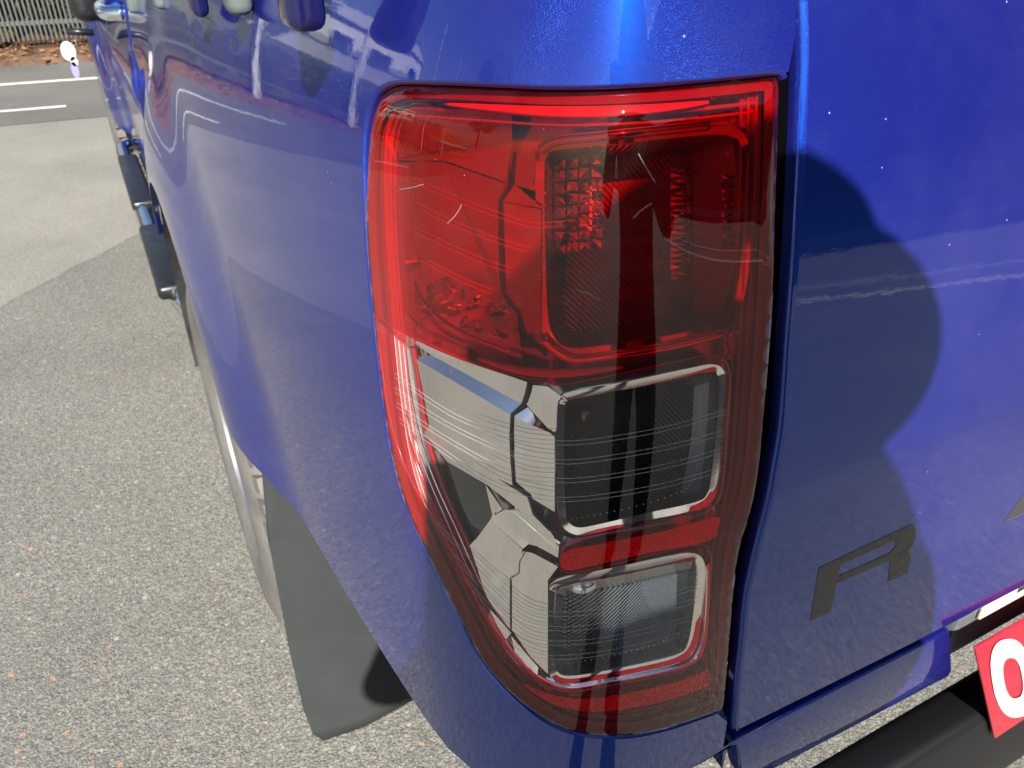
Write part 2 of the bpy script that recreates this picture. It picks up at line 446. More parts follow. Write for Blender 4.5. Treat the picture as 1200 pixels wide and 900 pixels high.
# ================================================================== THE SETTING
def asphalt(name, tones, red=0.35):
    m, n, l, p = mat(name); setp(p, Roughness=0.85, Specular_IOR_Level=0.3)
    v = tex(n, l, 'Voronoi', 120.0); v2 = tex(n, l, 'Voronoi', 300.0)
    sep = n.new('ShaderNodeSeparateColor'); l.new(v.outputs['Color'], sep.inputs[0])
    c = ramp(n, l, sep.outputs[0], [(0.0, tones[0]), (0.45, tones[1]), (0.8, tones[2]), (0.93, tones[3]), (1.0, tones[4])])
    c2 = ramp(n, l, v2.outputs['Color'], [(0.1, tones[0]), (0.9, tones[2])])
    edge = ramp(n, l, v.outputs['Distance'], [(0.35, (0, 0, 0)), (0.62, (1, 1, 1))])
    a = mixc(n, l, edge.outputs[0], c.outputs[0], c2.outputs[0])
    gap = ramp(n, l, v2.outputs['Distance'], [(0.30, (1.12, 1.12, 1.12)), (0.62, (0.58, 0.60, 0.60))])
    a = mixc(n, l, 1.0, a, gap.outputs[0], 'MULTIPLY')
    v3 = tex(n, l, 'Voronoi', 62.0); sep3 = n.new('ShaderNodeSeparateColor'); l.new(v3.outputs['Color'], sep3.inputs[0])
    pick = ramp(n, l, sep3.outputs[1], [(0.95, (0, 0, 0)), (0.96, (1, 1, 1))]); near = ramp(n, l, v3.outputs['Distance'], [(0.22, (1, 1, 1)), (0.34, (0, 0, 0))])
    mk = n.new('ShaderNodeMath'); mk.operation = 'MULTIPLY'; l.new(pick.outputs[0], mk.inputs[0]); l.new(near.outputs[0], mk.inputs[1])
    stone = ramp(n, l, sep3.outputs[2], [(0.0, (0.42, 0.23, 0.13)), (0.6, (0.36, 0.27, 0.20)), (1.0, (0.36, 0.34, 0.31))])
    a = mixc(n, l, mk.outputs[0], a, stone.outputs[0])
    big = tex(n, l, 'Noise', 0.8, Detail=8.0, Roughness=0.6)
    br = ramp(n, l, big.outputs[0], [(0.3, (0.80, 0.81, 0.80)), (0.7, (1.14, 1.14, 1.12))])
    l.new(mixc(n, l, 1.0, a, br.outputs[0], 'MULTIPLY'), p.inputs['Base Color'])
    add = n.new('ShaderNodeMath'); add.operation = 'MULTIPLY_ADD'; add.inputs[1].default_value = -1.0
    l.new(v.outputs['Distance'], add.inputs[0]); l.new(v2.outputs['Distance'], add.inputs[2])
    bump(n, l, p, add.outputs[0], 0.42, 0.005)
    return m
A1 = asphalt('chip_seal_asphalt', [(0.155, 0.150, 0.138), (0.215, 0.207, 0.188), (0.275, 0.262, 0.236), (0.34, 0.32, 0.285), (0.28, 0.185, 0.14)])
A2 = asphalt('bleached_asphalt', [(0.245, 0.232, 0.21), (0.295, 0.28, 0.253), (0.33, 0.312, 0.283), (0.30, 0.285, 0.26), (0.28, 0.22, 0.18)])
def sheet(name, pts, z, m, kind='structure'):
    o = mesh(name, [(x, y, z) for x, y in pts], [tuple(range(len(pts)))], m); tag(o, kind=kind); return o
sheet('ground', [(-300, -300), (300, -300), (300, 300), (-300, 300)], 0, A1)
a = on_z(0, 360, 0); b = on_z(160, 275, 0); u = (b-a).normalized()
q0, q1 = a-u*14, a+u*((6.75-a.y)/u.y)
V = []; F = []
for k in range(301):
    p_ = q0+(q1-q0)*k/300; V += [(p_.x, p_.y+0.006*math.sin(k*1.3)+random.uniform(-0.008, 0.008), 0.0015), (p_.x-0.6, 7.0, 0.0015)]
F = [(2*k, 2*k+2, 2*k+3, 2*k+1) for k in range(300)]
F.append((600, len(V), len(V)+1, 601)); V += [(14, 6.75, 0.0015), (14, 7.0, 0.0015)]
tag(mesh('bleached_road', V, F, A2), kind='structure')
A3 = asphalt('dark_road_asphalt', [(0.13, 0.126, 0.118), (0.17, 0.164, 0.155), (0.205, 0.197, 0.185), (0.24, 0.23, 0.215), (0.24, 0.19, 0.16)])
sheet('road', [(-22, 6.8), (14, 6.9), (14, 10.2), (-22, 10.2)], 0.005, A3)
LINE = simple('worn_white_road_paint', (0.62, 0.61, 0.58), 0.7, noise=0.25, nscale=14)
def linemark(p0, p1, w, label):
    d = (Vector(p1)-Vector(p0)).normalized(); n_ = Vector((-d.y, d.x, 0))*w/2
    p0, p1 = Vector(p0), Vector(p1)
    o = sheet('road_line', [tuple((p0+n_).xy), tuple((p0-n_).xy), tuple((p1-n_).xy), tuple((p1+n_).xy)], 0.008, LINE)
    return o
linemark((-3.4, 8.82, 0), (6, 8.62, 0), 0.11, '')
linemark((-1.5, 7.44, 0), (-0.22, 7.42, 0), 0.08, '')
linemark((-5.6, 7.50, 0), (-4.2, 7.48, 0), 0.08, '')
linemark((1.5, -11.5, 0), (12.5, 6.0, 0), 0.22, '')
linemark((2.6, -12.2, 0), (13.6, 5.3, 0), 0.14, '')
# verge bank beyond the fence
def grassmat(name, c0, c1, sc):
    m, n, l, p = mat(name); setp(p, Roughness=0.9)
    t = tex(n, l, 'Noise', sc, Detail=9.0, Roughness=0.75)
    c = ramp(n, l, t.outputs[0], [(0.32, c0), (0.5, tuple((a+b)/2 for a, b in zip(c0, c1))), (0.68, c1)])
    l.new(c.outputs[0], p.inputs['Base Color']); bump(n, l, p, t.outputs[0], 0.9, 0.05); return m
GRASS = grassmat('verge_grass', (0.05, 0.07, 0.018), (0.16, 0.19, 0.05), 5.0)
SOIL = grassmat('leaf_litter_soil', (0.06, 0.035, 0.022), (0.20, 0.11, 0.06), 9.0)
CONC = simple('weathered_concrete', (0.30, 0.29, 0.27), 0.85, noise=0.25, nscale=3, bmp=0.3, bscale=60)
def strip(name, prof, p0, p1, m, n=40, jit=0.0, kind='structure'):
    """sweep a (offset, height) profile along p0-p1; offset goes to the far side"""
    p0, p1 = Vector((*p0, 0)), Vector((*p1, 0)); d = (p1-p0); nn = Vector((-d.y, d.x, 0)).normalized()
    V = []; F = []; k = len(prof)
    for i in range(n+1):
        for (o_, h) in prof:
            p = p0+d*i/n+nn*o_; V.append((p.x, p.y, h+random.uniform(-jit, jit)*(h > 0.02)))
    for i in range(n):
        for j in range(k-1): F.append((i*k+j, i*k+j+1, (i+1)*k+j+1, (i+1)*k+j))
    o = mesh(name, V, F, m, smooth=True); tag(o, kind=kind); return o
FA, FB = (-26.0, 9.8), (16.0, 10.95)      # base line of the fence across the front of the truck
strip('soil_verge', [(-0.55, 0.0), (-0.5, 0.05), (0.3, 0.12), (0.9, 0.16)], FA, FB, SOIL, 160, 0.03)
strip('grass_bank', [(0.85, 0.1), (1.5, 0.3), (3.5, 0.9), (6, 1.35), (10, 1.5), (40, 1.7), (120, 2.0)], FA, FB, GRASS, 60, 0.06)

# ================================================================== THE TRUCK
truck = empty('pickup_truck', (0.0, 0.0, 0.0))
tag(truck, 'blue metallic double-cab pickup truck with red and clear tail lamp and graphite tailgate lettering', 'pickup truck')

ZTOP, ZBOT = CAMZ+0.075, CAMZ-0.58
LAMP_PX = [(437, 118), (447, 106), (466, 100), (520, 101), (580, 104), (640, 107), (700, 107), (760, 104), (820, 99), (880, 93), (912, 90), (919, 97),
           (919, 130), (917, 200), (913, 270), (907, 370), (898, 480), (891, 550), (881, 600), (868, 645), (861, 700), (856, 760), (851, 815), (846, 831),
           (820, 842), (780, 855), (740, 863), (700, 863), (660, 855), (622, 833), (590, 805), (565, 775), (540, 730), (510, 670), (480, 605), (461, 545),
           (448, 470), (440, 400), (433, 330), (428, 260), (426, 190), (429, 145)]
LAMP = pxloop(LAMP_PX, 4)
# side panel outline in (s, z): notch along the lamp, wheel arch at the bottom
hole = inset(LAMP, -0.0026)
# indices of the notch: from top right corner, counter-travel along the left to the bottom right
i_tr = min(range(len(hole)), key=lambda i: math.dist(proj(SO(*hole[i], 0)), (919, 92)))
i_br = min(range(len(hole)), key=lambda i: math.dist(proj(SO(*hole[i], 0)), (846, 833)))
notch = []; i = i_tr
while True:
    notch.append(hole[i])
    if i == i_br: break
    i = (i-1) % len(hole)
S_CAB = -(1.86-YC)
edge_top = [sz(932, 40), sz(924, 84)]
top_r = (edge_top[0][0]+0.006, ZTOP)
outline = [(S_CAB, ZTOP), top_r] + edge_top + notch[1:-1] + [sz(852, 846), sz(848, 872), sz(846, 905)]
sb = sz(846, 905)[0]
outline += [(sb-0.003, ZBOT+0.0)]
y_b = AXLE_Y-math.sqrt(ARCH_R**2-(ZBOT-AXLE_Z)**2); y_f = AXLE_Y+math.sqrt(ARCH_R**2-(ZBOT-AXLE_Z)**2)
n_b = 24; sb0 = sb-0.003
for k in range(1, n_b): outline.append((sb0+(YC-y_b-sb0)*k/n_b, ZBOT))
a0 = math.atan2(ZBOT-AXLE_Z, y_b-AXLE_Y); a1 = math.atan2(ZBOT-AXLE_Z, y_f-AXLE_Y)
arch = []
for k in range(41):
    an = a0+(a1-a0)*k/40
    arch.append((YC-(AXLE_Y+ARCH_R*math.cos(an)), AXLE_Z+ARCH_R*math.sin(an)))
outline += arch + [(S_CAB, ZBOT)]
extra = []
for dd in (0.004, 0.009): extra += [p for p in inset(hole, -dd)]
extra = [p for p in extra if inpoly(p[0], p[1], outline)]
edge_drop = lambda s, z: 0.0
side = patch('box_side', outline, PAINT, truck, 0.012, gridz=0.012, extra=extra)
# rolled lip round the lamp opening
lip_loop = notch
def rolled(L, d0, profile):
    return [[(p[0], p[1], dz) for p in inset_open(L, di)] for di, dz in profile]
def inset_open(P, d):
    out = []
    for i in range(len(P)):
        a = P[max(0, i-1)]; b = P[min(len(P)-1, i+1)]
        tx, ty = b[0]-a[0], b[1]-a[1]; L = math.hypot(tx, ty) or 1
        out.append((P[i][0]-ty/L*d, P[i][1]+tx/L*d))
    return out
sgn = 1
_m = notch[len(notch)//2]; _t = inset_open(notch, 0.004)[len(notch)//2]
if not inpoly(_t[0], _t[1], hole): sgn = -1
skirt('lamp_opening_lip', rolled(notch, 0, [(0, 0), (sgn*0.0010, -0.0006), (sgn*0.0018, -0.0022), (sgn*0.0022, -0.005), (sgn*0.0024, -0.03)]), PAINT, side, closed=False)
# return flanges along the tailgate gap, bottom edge and arch edge
def flange(name, pts, inward, m, parent, n=3):
    """pts: list of world points; swept by a list of vectors"""
    V = []; F = []; k = len(pts)
    for off in [(0, 0, 0)]+inward: V += [p+Vector(off) for p in pts]
    for i in range(len(inward)):
        for j in range(k-1): F.append((i*k+j, i*k+j+1, (i+1)*k+j+1, (i+1)*k+j))
    return mesh(name, V, F, m, parent, smooth=True)
gtop = [S(top_r[0], ZTOP)]+[S(*p) for p in edge_top]+[S(*notch[0])]
flange('edge_flange', gtop, [(0.002, 0.002, 0), (0.0025, 0.007, 0)], PAINT, side)
flange('edge_return', [p+Vector((0.0025, 0.0069, 0)) for p in gtop], [(0.001, 0.05, 0)], GAP, side)
gbot = [S(*notch[-1]), S(*sz(852, 846)), S(*sz(848, 872)), S(*sz(846, 905)), S(sb0, ZBOT)]
flange('edge_flange', gbot, [(0.002, 0.002, 0), (0.0025, 0.007, 0), (0.003, 0.06, 0)], PAINT, side)
low = [S(sb0+(YC-y_b-sb0)*k/n_b, ZBOT) for k in range(n_b+1)]
flange('bottom_flange', low, [(0.003, 0.0, -0.004), (0.008, 0, -0.006), (0.06, 0.0, 0.0)], PAINT, side)
flange('arch_lip', [S(*p) for p in arch], [(0.003, 0, 0.0), (0.006, 0, 0.001), (0.012, 0.0, 0.002)], PAINT, side)
# bed rail cap, seen from above the frame
rail = [S(s, ZTOP) for s in [S_CAB+(top_r[0]-S_CAB)*k/60 for k in range(61)]]
flange('bed_rail', rail, [(0.004, 0.004, 0.010), (0.014, 0.012, 0.018), (0.075, 0.02, 0.018), (0.075, 0.02, -0.02)], PAINT, truck)

# ---- tail lamp -----------------------------------------------------------
lamp = empty('tail_lamp', tuple(P3(650, 480, -0.05)), truck)
lamp['label'] = 'tall tail lamp with red upper lens and two clear square windows'
lo = Vector(lamp.location)
class LP:                                   # parent that keeps world coordinates
    pass
def under(o, par):
    o.parent = par; o.matrix_parent_inverse = Matrix.Translation(-Vector(par.location)); return o

dist_lamp = lambda s, z: segdist(s, z, LAMP)
def lens_depth(s, z):
    d = segdist(s, z, LAMP) if inpoly(s, z, LAMP) else 0.0
    w_ = sstep((z-(CAMZ-0.17))/0.07)
    t = max(0.0, 1-d/(0.006+0.016*w_))
    return 0.0015-(0.0036+0.002*w_)*t*t*t
CLEAR_PX = [(441, 376), (452, 377), (480, 393), (520, 412), (560, 427), (605, 441), (640, 447), (660, 451), (720, 440), (790, 425), (832, 417), (850, 424),
            (856, 442), (853, 500), (848, 565), (840, 590), (818, 605), (760, 617), (700, 628), (668, 637), (659, 645), (656, 662), (662, 672), (690, 669),
            (740, 657), (790, 645), (820, 640), (832, 646), (834, 670), (828, 730), (822, 765), (804, 784), (760, 796), (700, 807), (664, 811),
            (634, 801), (606, 777), (582, 745), (560, 706), (534, 655), (506, 605), (478, 556), (462, 512), (452, 465), (445, 415)]
CLEAR = pxloop(CLEAR_PX, 3)
fine = []
for dd in (0.001, 0.0022, 0.004, 0.006, 0.009, 0.013, 0.018): fine += inset(LAMP, dd)
fine = [p for p in fine if inpoly(p[0], p[1], LAMP)]
under(patch('red_lens', LAMP, RED_LENS, None, 0.007, depth=lens_depth, holes=[CLEAR], extra=[p for p in fine if not inpoly(p[0], p[1], CLEAR)]), lamp)
under(patch('clear_lens', CLEAR, CLEAR_LENS, None, 0.007, depth=lens_depth), lamp)
under(skirt('lens_skirt', [[(p[0], p[1], 0.0015-0.0036-0.002*sstep((p[1]-(CAMZ-0.17))/0.07)) for p in LAMP], [(p[0], p[1], -0.03) for p in inset(LAMP, 0.001)]], REDSOLID, None), lamp)
under(skirt('lens_flange', [[(p[0], p[1], -0.007) for p in inset(LAMP, 0.0005)], [(p[0], p[1], -0.0075) for p in inset(LAMP, 0.0055)]], REDSOLID, None), lamp)
# thin red moulded border where the clear window is set in
def surf_tube(name, pts, rad, m, d, closed=False, seg=6):
    return under(tube(name, [SO(p[0], p[1], d) for p in pts], rad, m, None, seg, closed), lamp)
surf_tube('window_border', CLEAR, 0.0005, RED_RIDGE, -0.0006, True)
# housing behind everything
ins = inset(LAMP, 0.003)
under(skirt('lamp_housing', [[(p[0], p[1], -0.012) for p in ins], [(p[0], p[1], -0.03) for p in inset(LAMP, 0.004)], [(p[0], p[1], -0.075) for p in inset(LAMP, 0.016)]], HOUSING, None), lamp)
under(patch('housing_back', inset(LAMP, 0.016), HOUSING, None, 0.015, depth=lambda s, z: -0.075), lamp)
# nested red ridges that follow the outer edge
for dd, rr in ((0.006, 0.0009), (0.0105, 0.0010), (0.0145, 0.0007)):
    surf_tube('edge_ridge', inset(LAMP, dd), rr, RED_RIDGE, -0.011-dd*0.2, True)

def px_mesh(name, pts, faces, m, smooth=False):
    """pts: (px, py, depth) -> facets inside the lamp"""
    o = mesh(name, [P3(*p) for p in pts], faces, m, None, smooth); return under(o, lamp)
def px_ring(name, loops, m, per=4, smooth=True):
    """loops: list of (px point list, depth); strip between them"""
    L = []
    for pts, d in loops: L.append([(*sz(x, y, d), d) for x, y in catmull(pts, per)])
    return under(skirt(name, L, m, None, smooth=smooth), lamp)
def shrink(pts, k, c=None):
    n = len(pts); cx = sum(p[0] for p in pts)/n; cy = sum(p[1] for p in pts)/n
    if area2(pts) == 0: return pts
    sg = 1 if area2(pts) > 0 else -1; out = []
    for i in range(n):
        ax, ay = pts[i-1]; bx, by = pts[(i+1) % n]; tx, ty = bx-ax, by-ay; L = math.hypot(tx, ty)
        out.append((pts[i][0]-ty/L*k*sg, pts[i][1]+tx/L*k*sg))
    return out
def px_fill(name, pts, d, m, per=4, grid=0.008, holes=()):
    L = [sz(x, y, d) for x, y in catmull(pts, per)]
    H = [[sz(x, y, d) for x, y in catmull(h, per)] for h in holes]
    return under(patch(name, L, m, None, grid, depth=lambda s, z: d, holes=H), lamp)

CELL1 = [(653, 480), (657, 466), (670, 459), (740, 446), (810, 431), (836, 427), (848, 434), (851, 450), (848, 505), (842, 562), (836, 584), (818, 597), (760, 610), (700, 624), (676, 627), (660, 618), (654, 600), (652, 540)]
CELL2 = [(641, 700), (646, 684), (664, 675), (720, 665), (780, 652), (810, 648), (824, 656), (826, 680), (820, 730), (814, 758), (800, 774), (760, 785), (700, 797), (664, 801), (646, 792), (640, 770), (639, 735)]
CELLR = [(628, 200), (634, 176), (652, 166), (740, 157), (830, 148), (864, 152), (878, 172), (882, 240), (877, 320), (866, 366), (846, 388), (780, 404), (700, 416), (664, 417), (642, 402), (632, 370), (629, 290)]
for nm, C, fw, dep, back, front in (('indicator_cell', CELL1, 9, -0.052, RIB_DARK, -0.0045), ('reversing_cell', CELL2, 9, -0.050, RIB_LIGHT, -0.005), ('brake_cell', CELLR, 10, -0.055, RIB_RED, -0.012)):
    inn = shrink(C, fw); inb = shrink(C, fw+(14 if nm != 'brake_cell' else 20))
    px_ring(nm+'_frame', [(shrink(C, -3), front-0.012), (shrink(C, -1.5), front-0.002), (C, front), (inn, front-0.0015), (shrink(C, fw+1.5), front-0.004)], CHROME_SATIN)
    wall = px_ring(nm+'_wall', [(shrink(C, fw+1.5), front-0.004), (inb, dep)], back)
    px_fill(nm+'_reflector', inb, dep, back)
# chrome reflector shell with the three cell openings
shell = inset(LAMP, 0.011)
def shell_depth(s, z):
    t = max(0.0, 1-segdist(s, z, LAMP)/0.011); return -0.026+0.018*t*t
H = [[sz(x, y, -0.026) for x, y in catmull(shrink(C, -2), 3)] for C in (CELL1, CELL2, CELLR)]
SHELL_PX = [(452, 150), (470, 128), (540, 122), (640, 128), (760, 124), (880, 112), (902, 125), (898, 260), (890, 400), (878, 520), (862, 600), (850, 650),
            (844, 720), (838, 780), (826, 806), (760, 826), (700, 834), (656, 824), (616, 792), (584, 746), (556, 690), (520, 620), (490, 560), (472, 490), (462, 410), (455, 320), (450, 230)]
L_ = inset(LAMP, 0.004)
under(patch('reflector_shell', L_, MIRROR, None, 0.008, depth=shell_depth, holes=H), lamp)

# faceted chrome blades on the flank of the clear window: planar mirror facets, each set by an anchor, a depth and a tilt
def facet(name, pts, anchor, d, up=0.0, yaw=0.0, m=None, th=0.0):
    s_, z_ = sz(anchor[0], anchor[1], d); p0 = SO(s_, z_, d); n0 = Nrm(s_, z_)
    h = Vector((n0.x, n0.y, 0)).normalized(); h = Matrix.Rotation(R(yaw), 3, 'Z') @ h
    n_ = (h*math.cos(R(up))+Vector((0, 0, math.sin(R(up))))).normalized()
    V = []; cam_ = Vector((0, 0, CAMZ))
    for (x, y) in pts:
        r_ = ray(x, y); t = (p0-cam_).dot(n_)/r_.dot(n_); V.append(cam_+r_*t)
    k = len(V); V += [v-n_*0.0015 for v in V]
    F = [tuple(range(k)), tuple(range(2*k-1, k-1, -1))]+[(a_, (a_+1) % k, k+(a_+1) % k, k+a_) for a_ in range(k)]
    bm = bmesh.new(); vv = [bm.verts.new(v) for v in V]
    for f in F: bm.faces.new([vv[q] for q in f])
    return under(bm_obj(name, bm, m or CHROME, None), lamp)
tube_px = lambda name, pts, rad, m, d: under(tube(name, [P3(x, y, d) for x, y in pts], rad, m, None, 6), lamp)
d0, d1, d2 = -0.0100, -0.0055, -0.0075
def blade(name, pts, d, m=None):
    L = []
    for k in range(len(pts)):
        a_, b_ = pts[k], pts[(k+1) % len(pts)]; n_ = max(1, int(math.dist(a_, b_)/9))
        L += [sz(a_[0]+(b_[0]-a_[0])*q/n_, a_[1]+(b_[1]-a_[1])*q/n_, d) for q in range(n_)]
    return under(patch(name, L, m or CHROME_SATIN, None, 0.006, depth=lambda s, z: d), lamp)
def ledge(name, top, bot, dt, db, m=None):
    """strip between two pixel polylines of equal length at two depths"""
    T = []; B = []
    for k in range(len(top)-1):
        for q in range(6):
            f = q/6; T.append([top[k][c_]+(top[k+1][c_]-top[k][c_])*f for c_ in (0, 1)]); B.append([bot[k][c_]+(bot[k+1][c_]-bot[k][c_])*f for c_ in (0, 1)])
    T.append(top[-1]); B.append(bot[-1]); n_ = len(T)
    V = [P3(*p, dt) for p in T]+[P3(*p, db) for p in B]
    return under(mesh(name, V, [(k, k+1, n_+k+1, n_+k) for k in range(n_-1)], m or CHROME_SATIN, None, True), lamp)
blade('upper_blade', [(486, 402), (492, 396), (560, 428), (621, 449), (614, 475), (505, 416)], d0)
ledge('upper_ledge', [(505, 416), (614, 475)], [(488, 421), (598, 486)], d0, d1)
blade('flank_blade', [(488, 421), (598, 486), (600, 540), (603, 570), (582, 560), (531, 527), (503, 498)], d1)
blade('corner_blade', [(602, 489), (644, 507), (650, 512), (650, 600), (622, 583), (604, 569)], d1)
ledge('corner_ledge', [(617, 477), (619, 478), (646, 508)], [(602, 488), (606, 491), (645, 509)], d0, d1)
blade('corner_upper_blade', [(623, 451), (642, 453), (657, 464), (652, 480), (652, 506), (646, 506), (620, 478), (616, 472)], -0.0070)
tube_px('blade_seam', [(620, 448), (617, 462), (613, 474), (600, 486), (599, 510), (600, 540), (602, 567), (620, 582), (626, 602), (644, 620), (674, 630)], 0.0011, BLACKP, -0.0049)
ledge('middle_ledge', [(503, 498), (531, 527), (582, 560), (620, 584), (652, 634)], [(497, 509), (524, 541), (574, 570), (606, 596), (650, 641)], d1, -0.0070)
blade('dark_marker_pocket', [(524, 541), (549, 543), (574, 570), (590, 597), (588, 612), (576, 606), (573, 628), (552, 615), (540, 590)], -0.0100, simple('smoked_reflector', (0.10, 0.11, 0.12), 0.03, 1.0))
ledge('pocket_shine', [(569, 568), (589, 597)], [(577, 604), (588, 611)], -0.0095, -0.0080)
blade('lower_upper_blade', [(590, 598), (606, 597), (655, 640), (653, 662), (624, 647), (618, 639), (579, 604)], -0.0070)
ledge('bevel_strip', [(604, 594), (657, 636)], [(602, 600), (650, 642)], -0.0085, -0.0068)
ledge('lower_ledge', [(578, 602), (620, 637)], [(574, 610), (613, 643)], -0.0070, d1)
blade('lower_flank_blade', [(574, 610), (612, 643), (609, 672), (604, 671), (557, 633)], d1)
ledge('bottom_ledge', [(557, 632), (606, 671)], [(550, 640), (599, 680)], d1, -0.0037)
blade('bottom_flank_blade', [(551, 640), (598, 680), (598, 738), (570, 700)], -0.0037)
blade('bottom_corner_blade', [(600, 680), (613, 646), (624, 648), (654, 664), (642, 680), (642, 790), (622, 770), (600, 738)], -0.0037)
tube_px('lower_blade_seam', [(616, 646), (609, 658), (608, 672), (598, 678), (598, 735)], 0.00035, PFRAME, -0.0035)
ledge('tip_ledge', [(574, 714), (599, 742)], [(572, 726), (591, 752)], -0.0055, -0.0030)
ledge('tip_blade', [(599, 745), (620, 770), (640, 792)], [(603, 764), (622, 785), (640, 797)], -0.0055, -0.0035)
# red side marker column behind the clear window's outer edge
def column(name, pts, w, d, m):
    V = []; F = []
    for (x, y) in pts:
        for k in range(5):
            t = k/4; V.append(P3(x+w*t, y, d+0.006*math.sin(math.pi*t)))
    for i in range(len(pts)-1):
        for k in range(4): F.append((i*5+k, i*5+k+1, (i+1)*5+k+1, (i+1)*5+k))
    return under(mesh(name, V, F, m, None, True), lamp)
column('side_marker', [(479, 408), (483, 430), (487, 460), (492, 492), (500, 530), (514, 570), (530, 608), (548, 645), (566, 684), (584, 720)], 10, -0.020, REDSOLID)
column('outer_marker', [(455, 395), (461, 440), (468, 485), (478, 525), (494, 566), (514, 610), (536, 655), (560, 700), (580, 735)], 7, -0.018, REDSOLID)
for k, pts in enumerate(([(474, 400), (480, 450), (489, 500), (508, 560), (535, 620), (562, 680), (588, 728)], [(464, 390), (470, 440), (478, 490), (500, 555), (530, 625), (560, 690), (600, 760)])):
    tube_px('chrome_strand', catmull(pts, 4, False), 0.0008, CHROME, -0.015)
# chrome sill following the bottom of the window
sill_o = [(578, 735), (604, 772), (634, 797), (664, 808), (700, 804), (760, 793), (806, 781), (824, 764), (831, 720), (832, 660)]
V = []; F = []
for (x, y) in catmull(sill_o, 5, False):
    c = (730, 715)
    for k, (t, d) in enumerate(((0, -0.006), (0.035, -0.0045), (0.075, -0.011))):
        V.append(P3(x+(c[0]-x)*t, y+(c[1]-y)*t, d))
nn_ = len(V)//3
for i in range(nn_-1):
    for k in range(2): F.append((i*3+k, i*3+k+1, (i+1)*3+k+1, (i+1)*3+k))
under(mesh('window_sill', V, F, CHROME, None, True), lamp)

# red zone: stepped mirror panels behind the red lens
r0, r1 = -0.018, -0.010
px_mesh('mirror_panel', [(462, 190, r0), (520, 190, r0), (592, 215, r0), (584, 236, r0), (584, 322, r0), (606, 370, r0), (612, 420, r0), (560, 412, r0), (500, 385, r0), (470, 360, r0)], [tuple(range(10))], MIRROR)
px_mesh('mirror_step', [(601, 177, r0), (598, 214, r0), (585, 234, r0), (585, 322, r0), (588, 345, r0), (606, 368, r0), (612, 392, r0), (640, 418, r0),
                        (606, 180, r1), (603, 215, r1), (590, 236, r1), (590, 322, r1), (593, 343, r1), (611, 366, r1), (617, 390, r1), (643, 413, r1)],
        [(i, i+1, i+9, i+8) for i in range(7)], BLACKP)
px_mesh('mirror_upper_facet', [(606, 180, r1), (632, 176, r1), (630, 225, r0), (603, 216, r1)], [(0, 1, 2, 3)], MIRROR)
px_mesh('mirror_wedge', [(603, 216, r1), (636, 244, r1), (590, 236, r1)], [(0, 1, 2)], MIRROR)
px_mesh('mirror_lower_facet', [(590, 237, r1), (634, 246, r1), (634, 390, r1+0.002), (617, 390, r1), (611, 366, r1), (593, 343, r1)], [tuple(range(6))], MIRROR)
px_mesh('mirror_top_facet', [(462, 130, -0.012), (600, 126, -0.012), (600, 168, -0.022), (592, 213, -0.02), (520, 188, -0.02), (462, 188, -0.02)], [tuple(range(6))], MIRROR)
# crinkled bright clip and prism tiles
px_mesh('marker_clip', [(499, 335, -0.006), (520, 326, -0.006), (536, 342, -0.006), (530, 352, -0.006), (503, 362, -0.006), (506, 341, -0.012), (520, 334, -0.012), (528, 344, -0.012), (509, 353, -0.012)],
        [(0, 1, 6, 5), (1, 2, 7, 6), (2, 3, 8, 7), (3, 4, 8), (4, 0, 5, 8)], CHROME)
for pts, rr in (([(634, 176), (652, 165), (700, 160), (760, 154), (830, 147)], 0.0026), ([(636, 398), (664, 419), (700, 419), (780, 407), (846, 391)], 0.0022), ([(486, 330), (496, 352), (520, 376), (556, 396), (600, 412)], 0.0012)):
    tube_px('glint_bead', catmull(pts, 5, False), rr, CHROME, -0.007)  # chrome beads added around the red cell to catch sun glints
for k in range(26):
    x, y = 482+random.random()*110, 0
    y = 300+(x-470)*0.35+random.uniform(0, 62)
    a_ = random.uniform(0, 6.28); w_, h_ = random.uniform(4, 13), random.uniform(1.5, 4.5)
    q = [(x+w_*math.cos(a_)*u_-h_*math.sin(a_)*v_, y+w_*math.sin(a_)*0.6*u_+h_*math.cos(a_)*v_, -0.013+random.uniform(-0.004, 0.004)) for u_, v_ in ((-1, -1), (1, -1), (1, 1), (-1, 1))]
    px_mesh('sparkle_facet', q, [(0, 1, 2), (0, 2, 3)], CHROME)
for pts in ([(748, 180), (757, 196), (768, 214)], [(676, 340), (690, 344), (704, 352)], [(524, 262), (534, 252), (541, 240)], [(742, 256), (752, 246), (764, 238)], [(468, 222), (482, 220), (496, 216)]):
    tube_px('lens_scratch', catmull(pts, 5, False), 0.00016, RIDGE, 0.0017)
def tiles(name, x0, x1, y0, y1, nx, ny, d, m, skew=0.0):
    for i in range(nx):
        for j in range(ny):
            xa, xb = x0+(x1-x0)*i/nx, x0+(x1-x0)*(i+0.86)/nx; ya, yb = y0+(y1-y0)*j/ny, y0+(y1-y0)*(j+0.86)/ny
            sk = skew*(xa-x0)
            o = [random.uniform(-0.001, 0.001) for _ in range(4)]
            px_mesh(name, [(xa, ya+sk, d+o[0]), (xb, ya+sk, d+o[1]), (xb, yb+sk, d+o[2]), (xa, yb+sk, d+o[3]), ((xa+xb)/2, (ya+yb)/2+sk, d+0.003)],
                    [(0, 1, 4), (1, 2, 4), (2, 3, 4), (3, 0, 4)], m)
tiles('prism_tile', 650, 708, 186, 300, 4, 8, -0.024, CHROME, -0.12)
tiles('prism_step', 786, 812, 196, 330, 1, 20, -0.032, CHROME, 0.0)
tiles('prism_step', 846, 862, 205, 290, 1, 10, -0.026, CHROME, 0.0)
GLOW_WHITE = simple('white_glow_strip', (0.85, 0.84, 0.82), 0.25)  # white for strips added behind the red lens to imitate its sunlit glow
